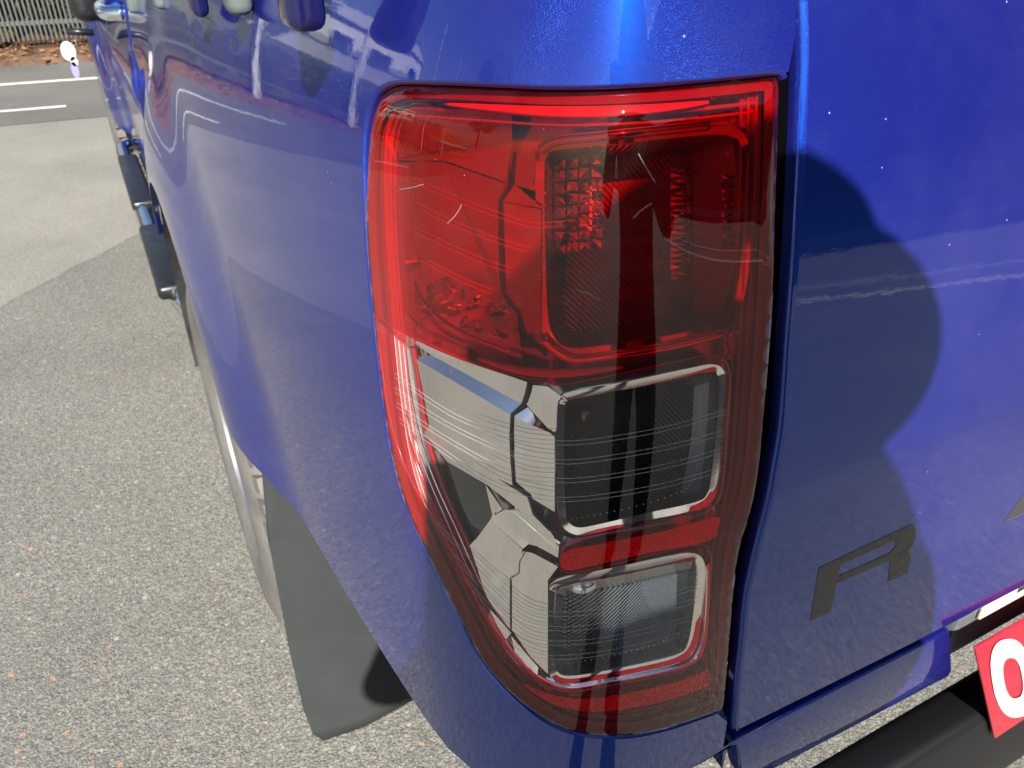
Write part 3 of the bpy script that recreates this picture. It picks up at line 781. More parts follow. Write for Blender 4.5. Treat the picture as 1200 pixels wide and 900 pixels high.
tube_px('added_glow_strip', catmull([(520, 122), (580, 127), (640, 131), (700, 131), (770, 127), (830, 120)], 5, False), [0.0028*math.sin(math.pi*(k+0.6)/27)**0.7 for k in range(26)], GLOW_WHITE, -0.010)
tube_px('added_glow_strip', catmull([(560, 420), (600, 432), (640, 437), (680, 436), (730, 430)], 5, False), [0.0026*math.sin(math.pi*(k+0.6)/22)**0.7 for k in range(21)], GLOW_WHITE, -0.009)
# reflex strip along the foot of the lamp and the bar between the windows
px_fill('reflex_reflector', [(610, 800), (650, 826), (700, 834), (760, 826), (826, 806), (832, 790), (826, 786), (790, 800), (700, 818), (650, 815)], -0.008, RETRO)
px_fill('reflex_bar', [(660, 648), (700, 638), (780, 622), (838, 606), (842, 616), (830, 634), (760, 648), (700, 662), (662, 668)], -0.006, RETRO)
# bulbs
def blob(name, px, py, d, r, m, sq=(1, 1, 1)):
    bm = bmesh.new(); bmesh.ops.create_uvsphere(bm, u_segments=18, v_segments=12, radius=r)
    bmesh.ops.scale(bm, vec=sq, verts=bm.verts); bmesh.ops.translate(bm, vec=P3(px, py, d), verts=bm.verts)
    return under(bm_obj(name, bm, m, None, True), lamp)
blob('indicator_bulb', 685, 487, -0.036, 0.006, AMBER, (1, 1, 1.1))
blob('reversing_bulb', 684, 682, -0.026, 0.0085, BULB, (1.3, 1, 0.8))
px_ring('bulb_cup', [([(668, 478), (690, 472), (706, 478), (707, 496), (690, 505), (668, 503)], -0.024), ([(664, 475), (690, 468), (710, 474), (711, 498), (690, 510), (664, 508)], -0.036)], CHROME, 3)
# moulded pairs of fine ridges on the inside of the lens
RL = [[(462, 437), (531, 484), (599, 509), (650, 516), (690, 515), (760, 504), (810, 492), (856, 478)],
      [(462, 454), (525, 495), (597, 528), (650, 538), (690, 537), (760, 526), (810, 515), (854, 502)],
      [(464, 471), (519, 509), (599, 552), (650, 560), (690, 559), (760, 548), (810, 536), (852, 523)],
      [(468, 490), (514, 522), (575, 562), (640, 581), (690, 581), (760, 570), (810, 558), (849, 546)],
      [(500, 600), (560, 660), (610, 705), (650, 717), (700, 714), (760, 702), (820, 684)],
      [(515, 630), (570, 690), (610, 724), (650, 734), (700, 731), (760, 718), (818, 700)],
      [(535, 665), (580, 715), (615, 744), (650, 751), (700, 748), (760, 736), (814, 720)],
      [(560, 705), (590, 742), (620, 762), (650, 768), (700, 764), (760, 752), (808, 738)]]
for pts in RL:
    for off in (0, 5):
        tube_px('lens_ridge', catmull([(x, y+off) for x, y in pts], 5, False), 0.0002, RIDGE, -0.0008)
RR = [[(455, 195), (540, 232), (600, 254), (638, 261), (727, 249), (800, 240), (882, 231)],
      [(455, 222), (540, 262), (600, 284), (638, 290), (727, 282), (800, 272), (884, 260)],
      [(456, 250), (540, 292), (600, 314), (640, 319), (727, 313), (800, 304), (876, 292)],
      [(458, 280), (540, 324), (600, 346), (640, 349), (727, 342), (800, 331), (866, 314)]]
for pts in RR:
    for off in (0, 6):
        tube_px('lens_ridge', catmull([(x, y+off) for x, y in pts], 5, False), 0.00022, RED_RIDGE, -0.0008)
# row of tiny optic dimples round each window
def dots(name, pts, step, d):
    P = catmull(pts, 12, False); V = []; F = []; acc = 0
    for i in range(1, len(P)):
        acc += math.dist(P[i], P[i-1])
        if acc > step:
            acc = 0; c = P3(P[i][0], P[i][1], d); b = len(V); r = 0.0005
            V += [c+Vector(v)*r for v in ((1, 0, 0), (-1, 0, 0), (0, 1, 0), (0, -1, 0), (0, 0, 1), (0, 0, -1))]
            F += [(b+i0, b+i1, b+i2) for i0, i1, i2 in ((0, 2, 4), (2, 1, 4), (1, 3, 4), (3, 0, 4), (2, 0, 5), (1, 2, 5), (3, 1, 5), (0, 3, 5))]
    o = under(mesh(name, V, F, SIGNW, None, True), lamp); tag(o, kind='stuff'); return o
dots('optic_dimples', [(821, 448), (819, 500), (817, 540), (812, 562), (796, 577), (750, 592), (700, 603), (664, 609)], 4.6, -0.012)
dots('optic_dimples', [(791, 655), (789, 700), (786, 738), (776, 752), (740, 763), (700, 772), (662, 778)], 4.6, -0.012)

# ---- tailgate ------------------------------------------------------------
CREASE = CAMZ-0.31; TGB = CAMZ-0.545; TGT = CAMZ+0.085
def tg_y(x, z):
    zr = z-CAMZ
    q = 0.004*math.log(1+math.exp(min(80, (zr+0.31)/0.004)))
    y = YREAR + 0.125*q + 0.26*q*q + 0.015*max(0, -0.31-zr)
    return y + 0.012*((x-XMID)/0.7)**2
EDGE_PX = [(936, 0), (938, 60), (937, 110), (932, 220), (926, 320), (920, 400), (913, 500), (905, 550), (898, 590), (884, 645), (872, 700), (866, 760), (862, 800), (858, 862)]
def solve_tg(px, py):
    x, z = on_y(px, py, YREAR)[0], on_y(px, py, YREAR)[2]
    for _ in range(12):
        p = on_y(px, py, tg_y(x, z)); x, z = p.x, p.z
    return x, z
left = [solve_tg(*p) for p in EDGE_PX]
TGB = left[-1][1]
def TG(s, z, d):
    e = 0.002
    n_ = Vector((e*2, tg_y(s+e, z)-tg_y(s-e, z), 0)).cross(Vector((0, tg_y(s, z+e)-tg_y(s, z-e), e*2))).normalized()
    return Vector((s, tg_y(s, z), z))+n_*d
left = [(x, z) for x, z in left]; left[-1] = (left[-1][0], TGB)
leftc = catmull(left, 9, False)
tl = (left[0][0]-0.002, TGT)
BOT = TGB+0.005
inl = [(x+0.006, z) for x, z in [tl]+leftc if z > BOT+0.004]+[(leftc[-1][0]+0.006, BOT)]
tg_loop = list(inl)
x0_, x1_ = inl[-1][0], 2*XMID-inl[-1][0]
tg_loop += [(x0_+(x1_-x0_)*k/60, BOT) for k in range(1, 60)]
tg_loop += [(2*XMID-x, z) for x, z in reversed(inl)]
tg_loop += [(2*XMID-tl[0]-(2*XMID-2*tl[0])*k/60, TGT) for k in range(1, 60)]
xtra = []
for zz in (-0.03, -0.022, -0.016, -0.011, -0.007, -0.0035, 0.0, 0.0035, 0.007, 0.011, 0.016, 0.022): xtra += [(0.325+0.02*k, CREASE+zz) for k in range(66)]
tg = patch('tailgate', tg_loop, PAINT, truck, 0.03, extra=xtra, surf=TG, gridz=0.02, avoid=lambda x, z: -0.035 < z-CREASE < 0.028)
PRO = [(0.006, 0.0), (0.0042, -0.0004), (0.0026, -0.0013), (0.0013, -0.0028), (0.0004, -0.005), (0.0, -0.008)]
ecol = [(x, z) for x, z in [tl]+leftc if z > BOT]+[(leftc[-1][0], BOT-0.002)]
skirt('tailgate_edge', [[(x+dx, z, dd) for x, z in ecol] for dx, dd in PRO], PAINT, tg, closed=False, surf=TG)
skirt('edge_return', [[(x+dx, z, dd) for x, z in ecol] for dx, dd in ((0.0001, -0.0078), (0.0006, -0.02), (0.005, -0.06))], GAP, tg, closed=False, surf=TG)
xs_ = [leftc[-1][0]+0.001+(2*XMID-2*leftc[-1][0])*k/80 for k in range(80)]
skirt('tailgate_edge', [[(x, BOT-0.005+dx*0.833, dd) for x in xs_] for dx, dd in PRO], PAINT, tg, closed=False, surf=TG)
flange('tailgate_cap', [TG(x, TGT, 0) for x in [0.25+0.05*k for k in range(30)]], [(0, 0.004, 0.008), (0, 0.012, 0.012), (0, 0.06, 0.012)], PAINT, tg)
# lettering cut from graphite vinyl with a fine silver outline
def tg_px(X, Y): return solve_tg(840+X/2.25, 500+Y/2.25)
Rout = [tg_px(*p) for p in [(245, 513), (268, 372), (380, 318), (495, 264), (515, 256), (526, 262), (527, 280), (520, 305), (505, 330), (514, 334), (502, 386), (450, 409), (456, 353), (385, 384), (316, 413), (301, 487)]]
Rin = [tg_px(*p) for p in [(326, 365), (400, 332), (462, 304), (470, 304), (469, 316), (456, 331), (400, 357), (319, 393)]]
Aout = [tg_px(*p) for p in [(756, 252), (812, 176), (905, 92), (990, 56), (1004, 66), (990, 152), (940, 174), (944, 140), (860, 176), (826, 222)]]
Ain = [tg_px(*p) for p in [(884, 140), (918, 112), (950, 98), (946, 116)]]
for nm, o_, h_ in (('letter_r', Rout, [Rin]), ('letter_a', Aout, [Ain])):
    e = patch(nm+'_outline', o_, GRAPHITE_EDGE, tg, 0.02, depth=lambda s, z: 0.0002, holes=h_, surf=TG)
    patch(nm+'_face', inset(o_, 0.0011), GRAPHITE, tg, 0.02, depth=lambda s, z: 0.0004, holes=[inset(h, -0.0011) for h in h_], surf=TG)
# black seal and jamb behind the gaps
mesh('gap_seal', [(0.19, 0.335, CAMZ-0.62), (0.36, 0.335, CAMZ-0.62), (0.36, 0.345, CAMZ+0.07), (0.19, 0.345, CAMZ+0.07)], [(0, 1, 2, 3)], GAP, truck)
# lower valance below the tailgate
va = [on_y(862, 869, 0.263), on_y(1114, 739, 0.263), on_y(1116, 786, 0.265), on_y(1112, 793, 0.2655), on_y(872, 920, 0.268)]
def plate3(name, pts, th, m, parent, bev=0.0):
    bm = bmesh.new(); vs_ = [bm.verts.new(p) for p in pts]; f = bm.faces.new(vs_)
    f.normal_update()
    if f.normal.y > 0: f.normal_flip()
    r = bmesh.ops.extrude_face_region(bm, geom=[f]); vv = [g for g in r['geom'] if isinstance(g, bmesh.types.BMVert)]
    bmesh.ops.translate(bm, vec=(0, th, 0), verts=vv)
    if bev: bmesh.ops.bevel(bm, geom=[e for e in bm.edges], offset=bev, segments=3, affect='EDGES', profile=0.5)
    return bm_obj(name, bm, m, parent, smooth=bev > 0, angle=R(40) if bev else None)
plate3('rear_valance', va, 0.02, PAINT, truck, 0.0025)
box('rear_crossmember', (1.02, 0.325, CAMZ-0.63), (1.0, 0.03, 0.10), PAINT, truck, bev=0.006)
# number plate and surround, red sign plate
def tilt_x(a): return Matrix.Rotation(a, 3, 'X')
def rect_from(px, py, y, w, h, th, name, m, par, bev, dy=0.0):
    c = on_y(px, py, y); return box(name, (c.x+w/2, y+dy, c.z-h/2), (w, th, h), m, par, bev=bev)
xa_ = on_y(1131, 735, 0.264).x; xb_ = on_y(1150, 728, 0.264).x
fr = box('plate_surround', (xa_+0.22, 0.281, TGB-0.047), (0.44, 0.02, 0.088), PFRAME, truck, bev=0.006)
npl = box('number_plate', (xb_+0.18, 0.268, TGB-0.021), (0.36, 0.004, 0.034), PLATE, truck, bev=0.0012)
box('plate_character', (xb_+0.075, 0.2655, TGB-0.014), (0.045, 0.001, 0.019), GRAPHITE, npl)
SY_ = 0.238
sc_ = [on_y(1143, 760, SY_), on_y(1166, 866, SY_-0.0)]
w_s = 0.52; dv = sc_[1]-sc_[0]; dz_s = dv.z
tl_ = Vector((sc_[0].x, SY_, sc_[0].z)); slant = dv.x*0.0
sgn_pts = [on_y(1143, 760, SY_), on_y(1166, 866, SY_), on_y(1166, 866, SY_)+Vector((w_s, 0, 0.006)), on_y(1143, 760, SY_)+Vector((w_s+0.05, 0, 0.006))]
sign = plate3('red_sign', sgn_pts, 0.003, SIGNRED, truck, 0.0012)
def zpx(X, Y): return on_y(940+X/4.092, 680+Y/4.092, SY_-0.0012)
def ellring(cx, cy, rx, ry, n, rot):
    out = []
    for k in range(n):
        t = 2*math.pi*k/n; c_, s_ = math.cos(t), math.sin(t)
        ex = rx*math.copysign(abs(c_)**0.8, c_); ey = ry*math.copysign(abs(s_)**0.8, s_)
        out.append((cx+ex*math.cos(rot)-ey*math.sin(rot), cy+ex*math.sin(rot)+ey*math.cos(rot)))
    return out
o1 = ellring(1008, 470, 97, 190, 48, R(-9)); o2 = ellring(1012, 470, 44, 98, 48, R(-9))
V = [zpx(*p) for p in o1]+[zpx(*p) for p in o2]
mesh('sign_letter_o', V, [(k, (k+1) % 48, 48+(k+1) % 48, 48+k) for k in range(48)], SIGNW, sign)
# step bumper: black bar behind and below the sign
bx = on_y(985, 902, 0.262); bx2 = on_y(1085, 832, 0.262)
bz = CAMZ-0.778
bm = bmesh.new(); bm_box(bm, (1.03, 0.270, bz-0.105), (1.16, 0.05, 0.21), None, 0.012, 3); bm_obj('step_bumper', bm, simple('black_bumper_plastic', (0.004, 0.004, 0.005), 0.45, spec=0.3), truck, True, R(40))
box('corner_bracket', (0.36, 0.36, CAMZ-0.625), (0.06, 0.08, 0.09), BLACKP, truck, bev=0.01)

# ---- wheels, flap, arch ----------------------------------------------------
def wheel(y, xo=0.072):
    w = empty('wheel', (xo+0.13, y, 0.385), truck)
    c = (xo, y, 0.385); Rr = 0.385
    pr = [(0.215, 0.012), (0.235, 0.0), (0.27, -0.006), (0.31, -0.006), (0.345, 0.004), (0.366, 0.018), (0.376, 0.032), (0.379, 0.12), (0.376, 0.215), (0.345, 0.245), (0.22, 0.24)]
    t = lathe('tyre', pr, c, (1, 0, 0), TYRE, None, 72); under(t, w)
    # tread and shoulder blocks as one ring of rubber lugs
    V = []; F = []
    for k in range(56):
        a = 2*math.pi*k/56
        for row, (x0, x1, r0_, r1_, sh) in enumerate(((0.006, 0.055, 0.35, 0.386, 0), (0.065, 0.12, 0.374, 0.387, 0.4), (0.13, 0.185, 0.374, 0.387, 0), (0.195, 0.24, 0.36, 0.386, 0.4))):
            b = len(V); aa = a+sh*2*math.pi/56; w_ = 0.68*2*math.pi/56
            for (xx, rr, da) in ((x0, r0_, 0), (x0, r0_, w_), (x1, r0_, w_), (x1, r0_, 0), (x0+0.004*(row == 0), r1_, 0.004), (x0+0.004*(row == 0), r1_, w_-0.004), (x1, r1_, w_-0.004), (x1, r1_, 0.004)):
                V.append((c[0]+xx, c[1]+rr*math.cos(aa+da), c[2]+rr*math.sin(aa+da)))
            F += [tuple(b+i for i in f) for f in ((4, 5, 6, 7), (0, 1, 5, 4), (1, 2, 6, 5), (2, 3, 7, 6), (3, 0, 4, 7))]
    tr_ = under(mesh('tyre_tread', V, F, TYRE, None), w); tr_['kind'] = 'stuff'
    under(lathe('rim', [(0.0, 0.05), (0.06, 0.045), (0.09, 0.055), (0.17, 0.07), (0.2, 0.05), (0.215, 0.010), (0.218, 0.03), (0.21, 0.2)], c, (1, 0, 0), ALLOY, None, 48), w)
    return w
wheel(AXLE_Y); wheel(AXLE_Y+3.22, 0.045)
def arch_liner(yc):
    V = []; F = []; n_ = 40
    for i in range(n_+1):
        an = R(-8)+R(150)*i/n_
        for k, (r_, x_) in enumerate(((ARCH_R+0.004, 0.066), (ARCH_R+0.004, 0.10), (ARCH_R-0.012, 0.13), (ARCH_R-0.012, 0.36), (0.2, 0.37))):
            V.append((x_, yc+r_*math.cos(an), AXLE_Z+r_*math.sin(an)))
    for i in range(n_):
        for k in range(4): F.append((i*5+k, i*5+k+1, (i+1)*5+k+1, (i+1)*5+k))
    o = mesh('wheel_arch_liner', V, F, LINER, truck, True); return o
al = arch_liner(AXLE_Y); arch_liner(AXLE_Y+3.22)
for an in (28, 42, 58):
    bm = bmesh.new(); bmesh.ops.create_uvsphere(bm, u_segments=12, v_segments=8, radius=0.012)
    bmesh.ops.translate(bm, vec=(0.17, AXLE_Y+(ARCH_R-0.014)*math.cos(R(an)), AXLE_Z+(ARCH_R-0.014)*math.sin(R(an))), verts=bm.verts)
    bm_obj('liner_clip', bm, KNOBM, al, True)
# mud flap: rubber sheet hanging behind the rear tyre, slightly curled
YF = 0.86
flap_px = [(280, 497), (290, 522), (300, 558), (318, 650), (338, 760), (352, 820), (362, 845), (374, 851), (420, 830), (482, 804)]
fp = [on_y(x, y, YF) for x, y in flap_px]
fp = [Vector((p.x+0.03*max(0, min(1, (p.z-0.64)/0.08)), YF, p.z)) for p in fp] + [Vector((0.27, YF, CAMZ-1.13)), Vector((0.30, YF, CAMZ-0.52))]
bm = bmesh.new()
V2 = [(p.x, p.z) for p in fp]
r = delaunay_2d_cdt([Vector(p) for p in V2]+[Vector((0.07+0.02*i, CAMZ-1.12+0.03*j)) for i in range(11) for j in range(20) if inpoly(0.07+0.02*i, CAMZ-1.12+0.03*j, V2)], [(i, (i+1) % len(V2)) for i in range(len(V2))], [], 1, 1e-6)
def flap_y(x, z): return YF + 0.5*max(0, 0.10-x)**1.0*0.0 - 0.03*((CAMZ-z-0.5)/0.64)**2+0.006*math.sin(x*30)
VV = [(v.x, flap_y(v.x, v.y), v.y) for v in r[0]]
fo = mesh('mud_flap', VV, [tuple(f) for f in r[2]], FLAP, truck, True)
so = fo.modifiers.new('thickness', 'SOLIDIFY'); so.thickness = 0.006; so.offset = 0
# ---- side step -------------------------------------------------------------
stp = [(0.24, 1.86, 0.43), (0.145, 1.865, 0.43), (0.115, 1.89, 0.43), (0.092, 1.96, 0.43), (0.066, 2.25, 0.43), (0.056, 3.0, 0.43), (0.056, 3.75, 0.43), (0.070, 3.83, 0.43), (0.10, 3.86, 0.43), (0.20, 3.86, 0.43)]
step = tube('side_step', catmull(stp, 5, False), 0.030, STEEL, truck, 14)
for y0, y1 in ((2.05, 2.6), (2.85, 3.55)):
    box('step_pad', (0.063, (y0+y1)/2, 0.448), (0.075, y1-y0, 0.04), BLACKP, step, bev=0.014, seg=3)
# ---- cab side: two doors, sill, front wing ---------------------------------
def cab_x(y, z):
    zr = z-CAMZ
    x = 0.088 + 0.26*max(0, zr+0.33)**2 + 0.10*max(0, -0.42-zr)**2
    if y > 3.6:
        r_ = math.hypot(y-AXLE_Y-3.22, z-AXLE_Z); x -= 0.05*(1-sstep((r_-0.50)/0.3))
    if y > 5.0: x += 0.5*(y-5.0)**2
    return x - 0.012*math.exp(-((zr+0.30)/0.05)**2)*(1 if y < 3.9 else max(0, 1-(y-3.9)))
def CAB(s, z, d):
    e = 0.003
    n_ = Vector((cab_x(s+e, z)-cab_x(s-e, z), 2*e, 0)).cross(Vector((cab_x(s, z+e)-cab_x(s, z-e), 0, 2*e))).normalized()
    if n_.x > 0: n_ = -n_
    return Vector((cab_x(s, z), s, z))+n_*d
def cab_panel(name, y0, y1, z0, z1, par, cut=None, m=PAINT):
    lp = [(y0, z0)]
    n_ = 20
    loop = [(y0+(y1-y0)*k/n_, z0) for k in range(n_)]+[(y1, z0+(z1-z0)*k/n_) for k in range(n_)]+[(y1-(y1-y0)*k/n_, z1) for k in range(n_)]+[(y0, z1-(z1-z0)*k/n_) for k in range(n_)]
    if cut:
        loop = cut
    def dep(s, z):
        e = min(s-y0, y1-s); t = max(0, 1-e/0.014); return -0.010*t**3
    ex = [(y0+d_, z0+(z1-z0)*k/30) for d_ in (0.003, 0.006, 0.01, 0.015) for k in range(1, 30)]+[(y1-d_, z0+(z1-z0)*k/30) for d_ in (0.003, 0.006, 0.01, 0.015) for k in range(1, 30)]
    ex = [p for p in ex if inpoly(p[0], p[1], loop)]
    o = patch(name, loop, m, par, 0.04, depth=dep, extra=ex, surf=CAB, gridz=0.03)
    lp = [CAB(y0, z0+(z1-z0)*k/20, -0.010) for k in range(21)]
    flange('panel_edge', lp, [(0.01, 0.001, 0), (0.08, 0.003, 0)], m, o)
    return o
ZBELT = CAMZ+0.02
rdoor = cab_panel('rear_door', 1.875, 2.755, CAMZ-0.80, ZBELT+0.02, truck)
fdoor = cab_panel('front_door', 2.763, 3.80, CAMZ-0.80, ZBELT+0.02, truck)
yw = AXLE_Y+3.22
fa0 = math.asin((0.48-AXLE_Z)/ARCH_R)
wing = [(3.808, 0.48)]+[(yw-ARCH_R*math.cos(fa0+(math.pi-2*fa0)*k/30), AXLE_Z+ARCH_R*math.sin(fa0+(math.pi-2*fa0)*k/30)) for k in range(31)]+[(5.25, 0.48), (5.28, 0.8), (5.24, CAMZ-0.2), (5.1, CAMZ-0.14), (4.5, CAMZ-0.08), (3.808, ZBELT)]
cab_panel('front_wing', 3.808, 5.6, 0.48, ZBELT, truck, cut=wing)
box('sill_panel', (0.16, 2.83, 0.455), (0.08, 1.9, 0.05), PAINT, truck, bev=0.01)
for dr, yh in ((rdoor, 2.0), (fdoor, 2.92)):
    hx = cab_x(yh, CAMZ-0.17)
    pts = [(hx+0.004, yh-0.02, CAMZ-0.165), (hx-0.028, yh+0.005, CAMZ-0.165), (hx-0.034, yh+0.09, CAMZ-0.165), (hx-0.028, yh+0.175, CAMZ-0.165), (hx+0.004, yh+0.20, CAMZ-0.165)]
    tube('door_handle', catmull(pts, 5, False), [0.015]*21, CHROMEH, dr, 12)
# cab shell, glass, roof, bonnet, bed: the rest of the truck body
def loft(name, secs, m, par, cap=True):
    V = []; F = []; k = len(secs[0])
    for s_ in secs: V += s_
    for i in range(len(secs)-1):
        for j in range(k): F.append((i*k+j, i*k+(j+1) % k, (i+1)*k+(j+1) % k, (i+1)*k+j))
    if cap: F += [tuple(range(k-1, -1, -1)), tuple((len(secs)-1)*k+j for j in range(k))]
    bm = bmesh.new(); vs_ = [bm.verts.new(v) for v in V]
    for f in F: bm.faces.new([vs_[i] for i in f])
    return bm_obj(name, bm, m, par)
def sec(y, z0, z1, x0, x1): return [(x0, y, z0), (2*XMID-x0, y, z0), (2*XMID-x1, y, z1), (x1, y, z1)]
loft('cab_core', [sec(1.90, 0.48, CAMZ+0.0, 0.20, 0.20), sec(3.78, 0.48, CAMZ+0.0, 0.20, 0.20)], BLACKP, truck)
loft('side_glass', [sec(1.93, CAMZ+0.03, CAMZ+0.46, 0.135, 0.29), sec(3.3, CAMZ+0.03, CAMZ+0.48, 0.135, 0.29), sec(3.95, CAMZ+0.03, CAMZ+0.04, 0.16, 0.17)], GLASSD, truck)
loft('cab_roof', [sec(1.92, CAMZ+0.45, CAMZ+0.53, 0.275, 0.36), sec(2.6, CAMZ+0.47, CAMZ+0.555, 0.275, 0.36), sec(3.25, CAMZ+0.46, CAMZ+0.52, 0.275, 0.36)], PAINT, truck)
for y0, t in ((1.93, 0.06), (2.70, 0.05)):
    loft('cab_pillar', [sec(y0-0.005, CAMZ+0.02, CAMZ+0.47, 0.125, 0.28), sec(y0+t, CAMZ+0.02, CAMZ+0.47, 0.125, 0.28)], PAINT, truck)
loft('bonnet', [sec(3.9, 0.7, CAMZ-0.01, 0.16, 0.26), sec(4.9, 0.7, CAMZ-0.10, 0.18, 0.28), sec(5.25, 0.7, CAMZ-0.17, 0.26, 0.34), sec(5.33, 0.55, CAMZ-0.35, 0.32, 0.34)], PAINT, truck)
loft('load_bed', [sec(0.36, 0.80, 0.82, 0.22, 0.22), sec(1.84, 0.80, 0.82, 0.22, 0.22)], BLACKP, truck)
for sx in (0.235, 2*XMID-0.235): box('bed_inner_wall', (sx, 1.1, CAMZ-0.19), (0.012, 1.48, 0.54), PAINT, truck)
box('bed_front_wall', (XMID, 1.82, CAMZ-0.19), (1.5, 0.012, 0.54), PAINT, truck)
box('tailgate_inner_skin', (XMID, 0.385, CAMZ-0.22), (1.36, 0.01, 0.58), PAINT, truck)
box('chassis_rail', (0.50, 2.4, 0.56), (0.10, 4.0, 0.14), BLACKP, truck, bev=0.01)
box('chassis_rail', (1.47, 2.4, 0.56), (0.10, 4.0, 0.14), BLACKP, truck, bev=0.01)
# mirror the flank, the lamp lens and the wheels on the far side
def mirrored(o, par):
    c = D.objects.new(o.name.split('.')[0], o.data); COL.objects.link(c); c.parent = par
    c.matrix_world = Matrix.Translation((2*XMID, 0, 0)) @ Matrix.Scale(-1, 4, (1, 0, 0)); return c
for o in (side, rdoor, fdoor): mirrored(o, truck)
for o in list(lamp.children):
    if o.name.split('.')[0] in ('red_lens', 'clear_lens', 'lamp_housing', 'housing_back', 'reflector_shell'): mirrored(o, truck)
for o in list(truck.children):
    if o.name.startswith('wheel') and o.type == 'EMPTY':
        e = empty('wheel', (2*XMID-o.location.x, o.location.y, o.location.z), truck)
        for ch in o.children:
            c = D.objects.new(ch.name.split('.')[0], ch.data); COL.objects.link(c); c.parent = e
            c.matrix_parent_inverse = Matrix.Translation(-Vector(e.location))
            c.matrix_basis = Matrix.Translation((2*XMID, 0, 0)) @ Matrix.Scale(-1, 4, (1, 0, 0))
            if 'kind' in ch: c['kind'] = ch['kind']
# cover hooks hanging over the bed rail
for (pxa, pxb, py, yy, mm) in ((330, 378, 33, 0.47, KNOBD), (262, 293, 15, 0.67, KNOBM), (221, 241, 18, 0.80, KNOBD), (178, 196, 9, 1.20, KNOBM), (148, 174, 14, 1.62, KNOBM)):
    p = on_y((pxa+pxb)/2, py, yy); wpx = (on_y(pxb, py, yy)-on_y(pxa, py, yy)).x
    sx = S(YC-yy, p.z).x; wd = max(0.016, min(0.035, wpx))
    bm = bmesh.new(); bm_box(bm, (p.x+0.004, yy+0.012, p.z+0.06), (wd, 0.03, 0.125), None, min(0.0075, wd*0.45), 3)
    bm_obj('cover_hook', bm, mm, truck, True, R(40))
# wing mirror
p = on_y(95, 26, 3.45)
box('door_mirror', (p.x+0.03, 3.45, p.z+0.12), (0.11, 0.12, 0.24), BLACKP, truck, bev=0.045, seg=4)

# ================================================================== things around
# bunch of keys hanging from the lock of the front door handle
kp = on_x(95, 38, -0.0); kp = on_y(104, 39, 2.85)
keys = empty('key_bunch', tuple(on_y(88, 90, 2.85)))
tag(keys, 'bunch of keys with white tag hanging beside the chrome door handle', 'keys')
def kid(o): return under(o, keys)
kid(tube('key_head', [on_y(78, 37, 2.85), on_y(110, 38, 2.85)], 0.010, BLACKP, None, 8))
kid(tube('key_ring', [on_y(84, 46, 2.85)+Vector((0.012*math.cos(t*0.5236), 0, 0.018*math.sin(t*0.5236))) for t in range(12)], 0.002, CHROMEH, None, 6, True))
def disc(name, px, py, rx, rz, m):
    c = on_y(px, py, 2.85); V = []; n_ = 20
    for yy in (-0.003, 0.003): V += [c+Vector((rx*math.cos(2*math.pi*k/n_), yy, rz*math.sin(2*math.pi*k/n_))) for k in range(n_)]
    return kid(mesh(name, V, [tuple(range(n_)), tuple(range(2*n_-1, n_-1, -1))]+[(k, (k+1) % n_, n_+(k+1) % n_, n_+k) for k in range(n_)], m, None))
disc('white_tag', 80, 60, 0.020, 0.028, SIGNW)
disc('small_tag', 87, 72, 0.010, 0.014, SIGNW)
disc('violet_fob', 88, 82, 0.010, 0.024, simple('violet_plastic', (0.25, 0.22, 0.6), 0.4))
# steel picket fence
FENCE = simple('weathered_fence_steel', (0.085, 0.088, 0.085), 0.6, 0.1, noise=0.15, nscale=20)
WPOST = simple('white_post_paint', (0.72, 0.72, 0.70), 0.5, noise=0.08, nscale=20)
fence = empty('picket_fence', (-2.0, 10.45, 0.1))
tag(fence, 'tall grey steel picket fence along the leaf-strewn verge', 'fence')
fd = Vector((FB[0]-FA[0], FB[1]-FA[1], 0)); flen = fd.length; fdn = fd.normalized(); fnn = Vector((-fdn.y, fdn.x, 0))
def fpt(t, z=0, off=0.0): return Vector((FA[0], FA[1], z))+fdn*t+fnn*off
bm = bmesh.new(); bm_box(bm, (0, 0, 0.95), (0.017, 0.017, 1.75), None); pk = bm_obj('picket', bm, FENCE, fence); fme = pk.data
D.objects.remove(pk)
T0 = 26.0-12.9
for k in range(300):
    o = D.objects.new('picket', fme); link(o, fence)
    o.location = fpt(T0+k*0.0467, 0.10)-Vector(fence.location); o.rotation_euler = (0, 0, math.atan2(fdn.y, fdn.x))
for z in (0.35, 1.75):
    bm = bmesh.new(); bm_box(bm, fpt(T0+6.5, z, 0.03)-Vector(fence.location), (14.0, 0.04, 0.045), Matrix.Rotation(math.atan2(fdn.y, fdn.x), 3, 'Z')); bm_obj('rail', bm, FENCE, fence)
for k in range(6):
    bm = bmesh.new(); bm_box(bm, fpt(T0+k*2.4+0.05, 1.05, 0.05)-Vector(fence.location), (0.07, 0.07, 2.1), Matrix.Rotation(math.atan2(fdn.y, fdn.x), 3, 'Z')); bm_obj('post', bm, FENCE, fence)
# concrete wall behind the fence
wall = strip('retaining_wall', [(1.35, 0.0), (1.35, 0.56)], (-24, 9.85), (12, 10.85), simple('dark_damp_concrete', (0.03, 0.032, 0.028), 0.9, noise=0.4, nscale=2), 30, 0.0, kind=None)
tag(wall, 'low dark damp wall with pale coping behind the grey picket fence', 'wall')
cop = strip('coping', [(1.30, 0.56), (1.30, 0.66), (1.62, 0.67), (1.62, 0.4)], (-24, 9.85), (12, 10.85), CONC, 30, 0.0, kind=None); cop.parent = wall
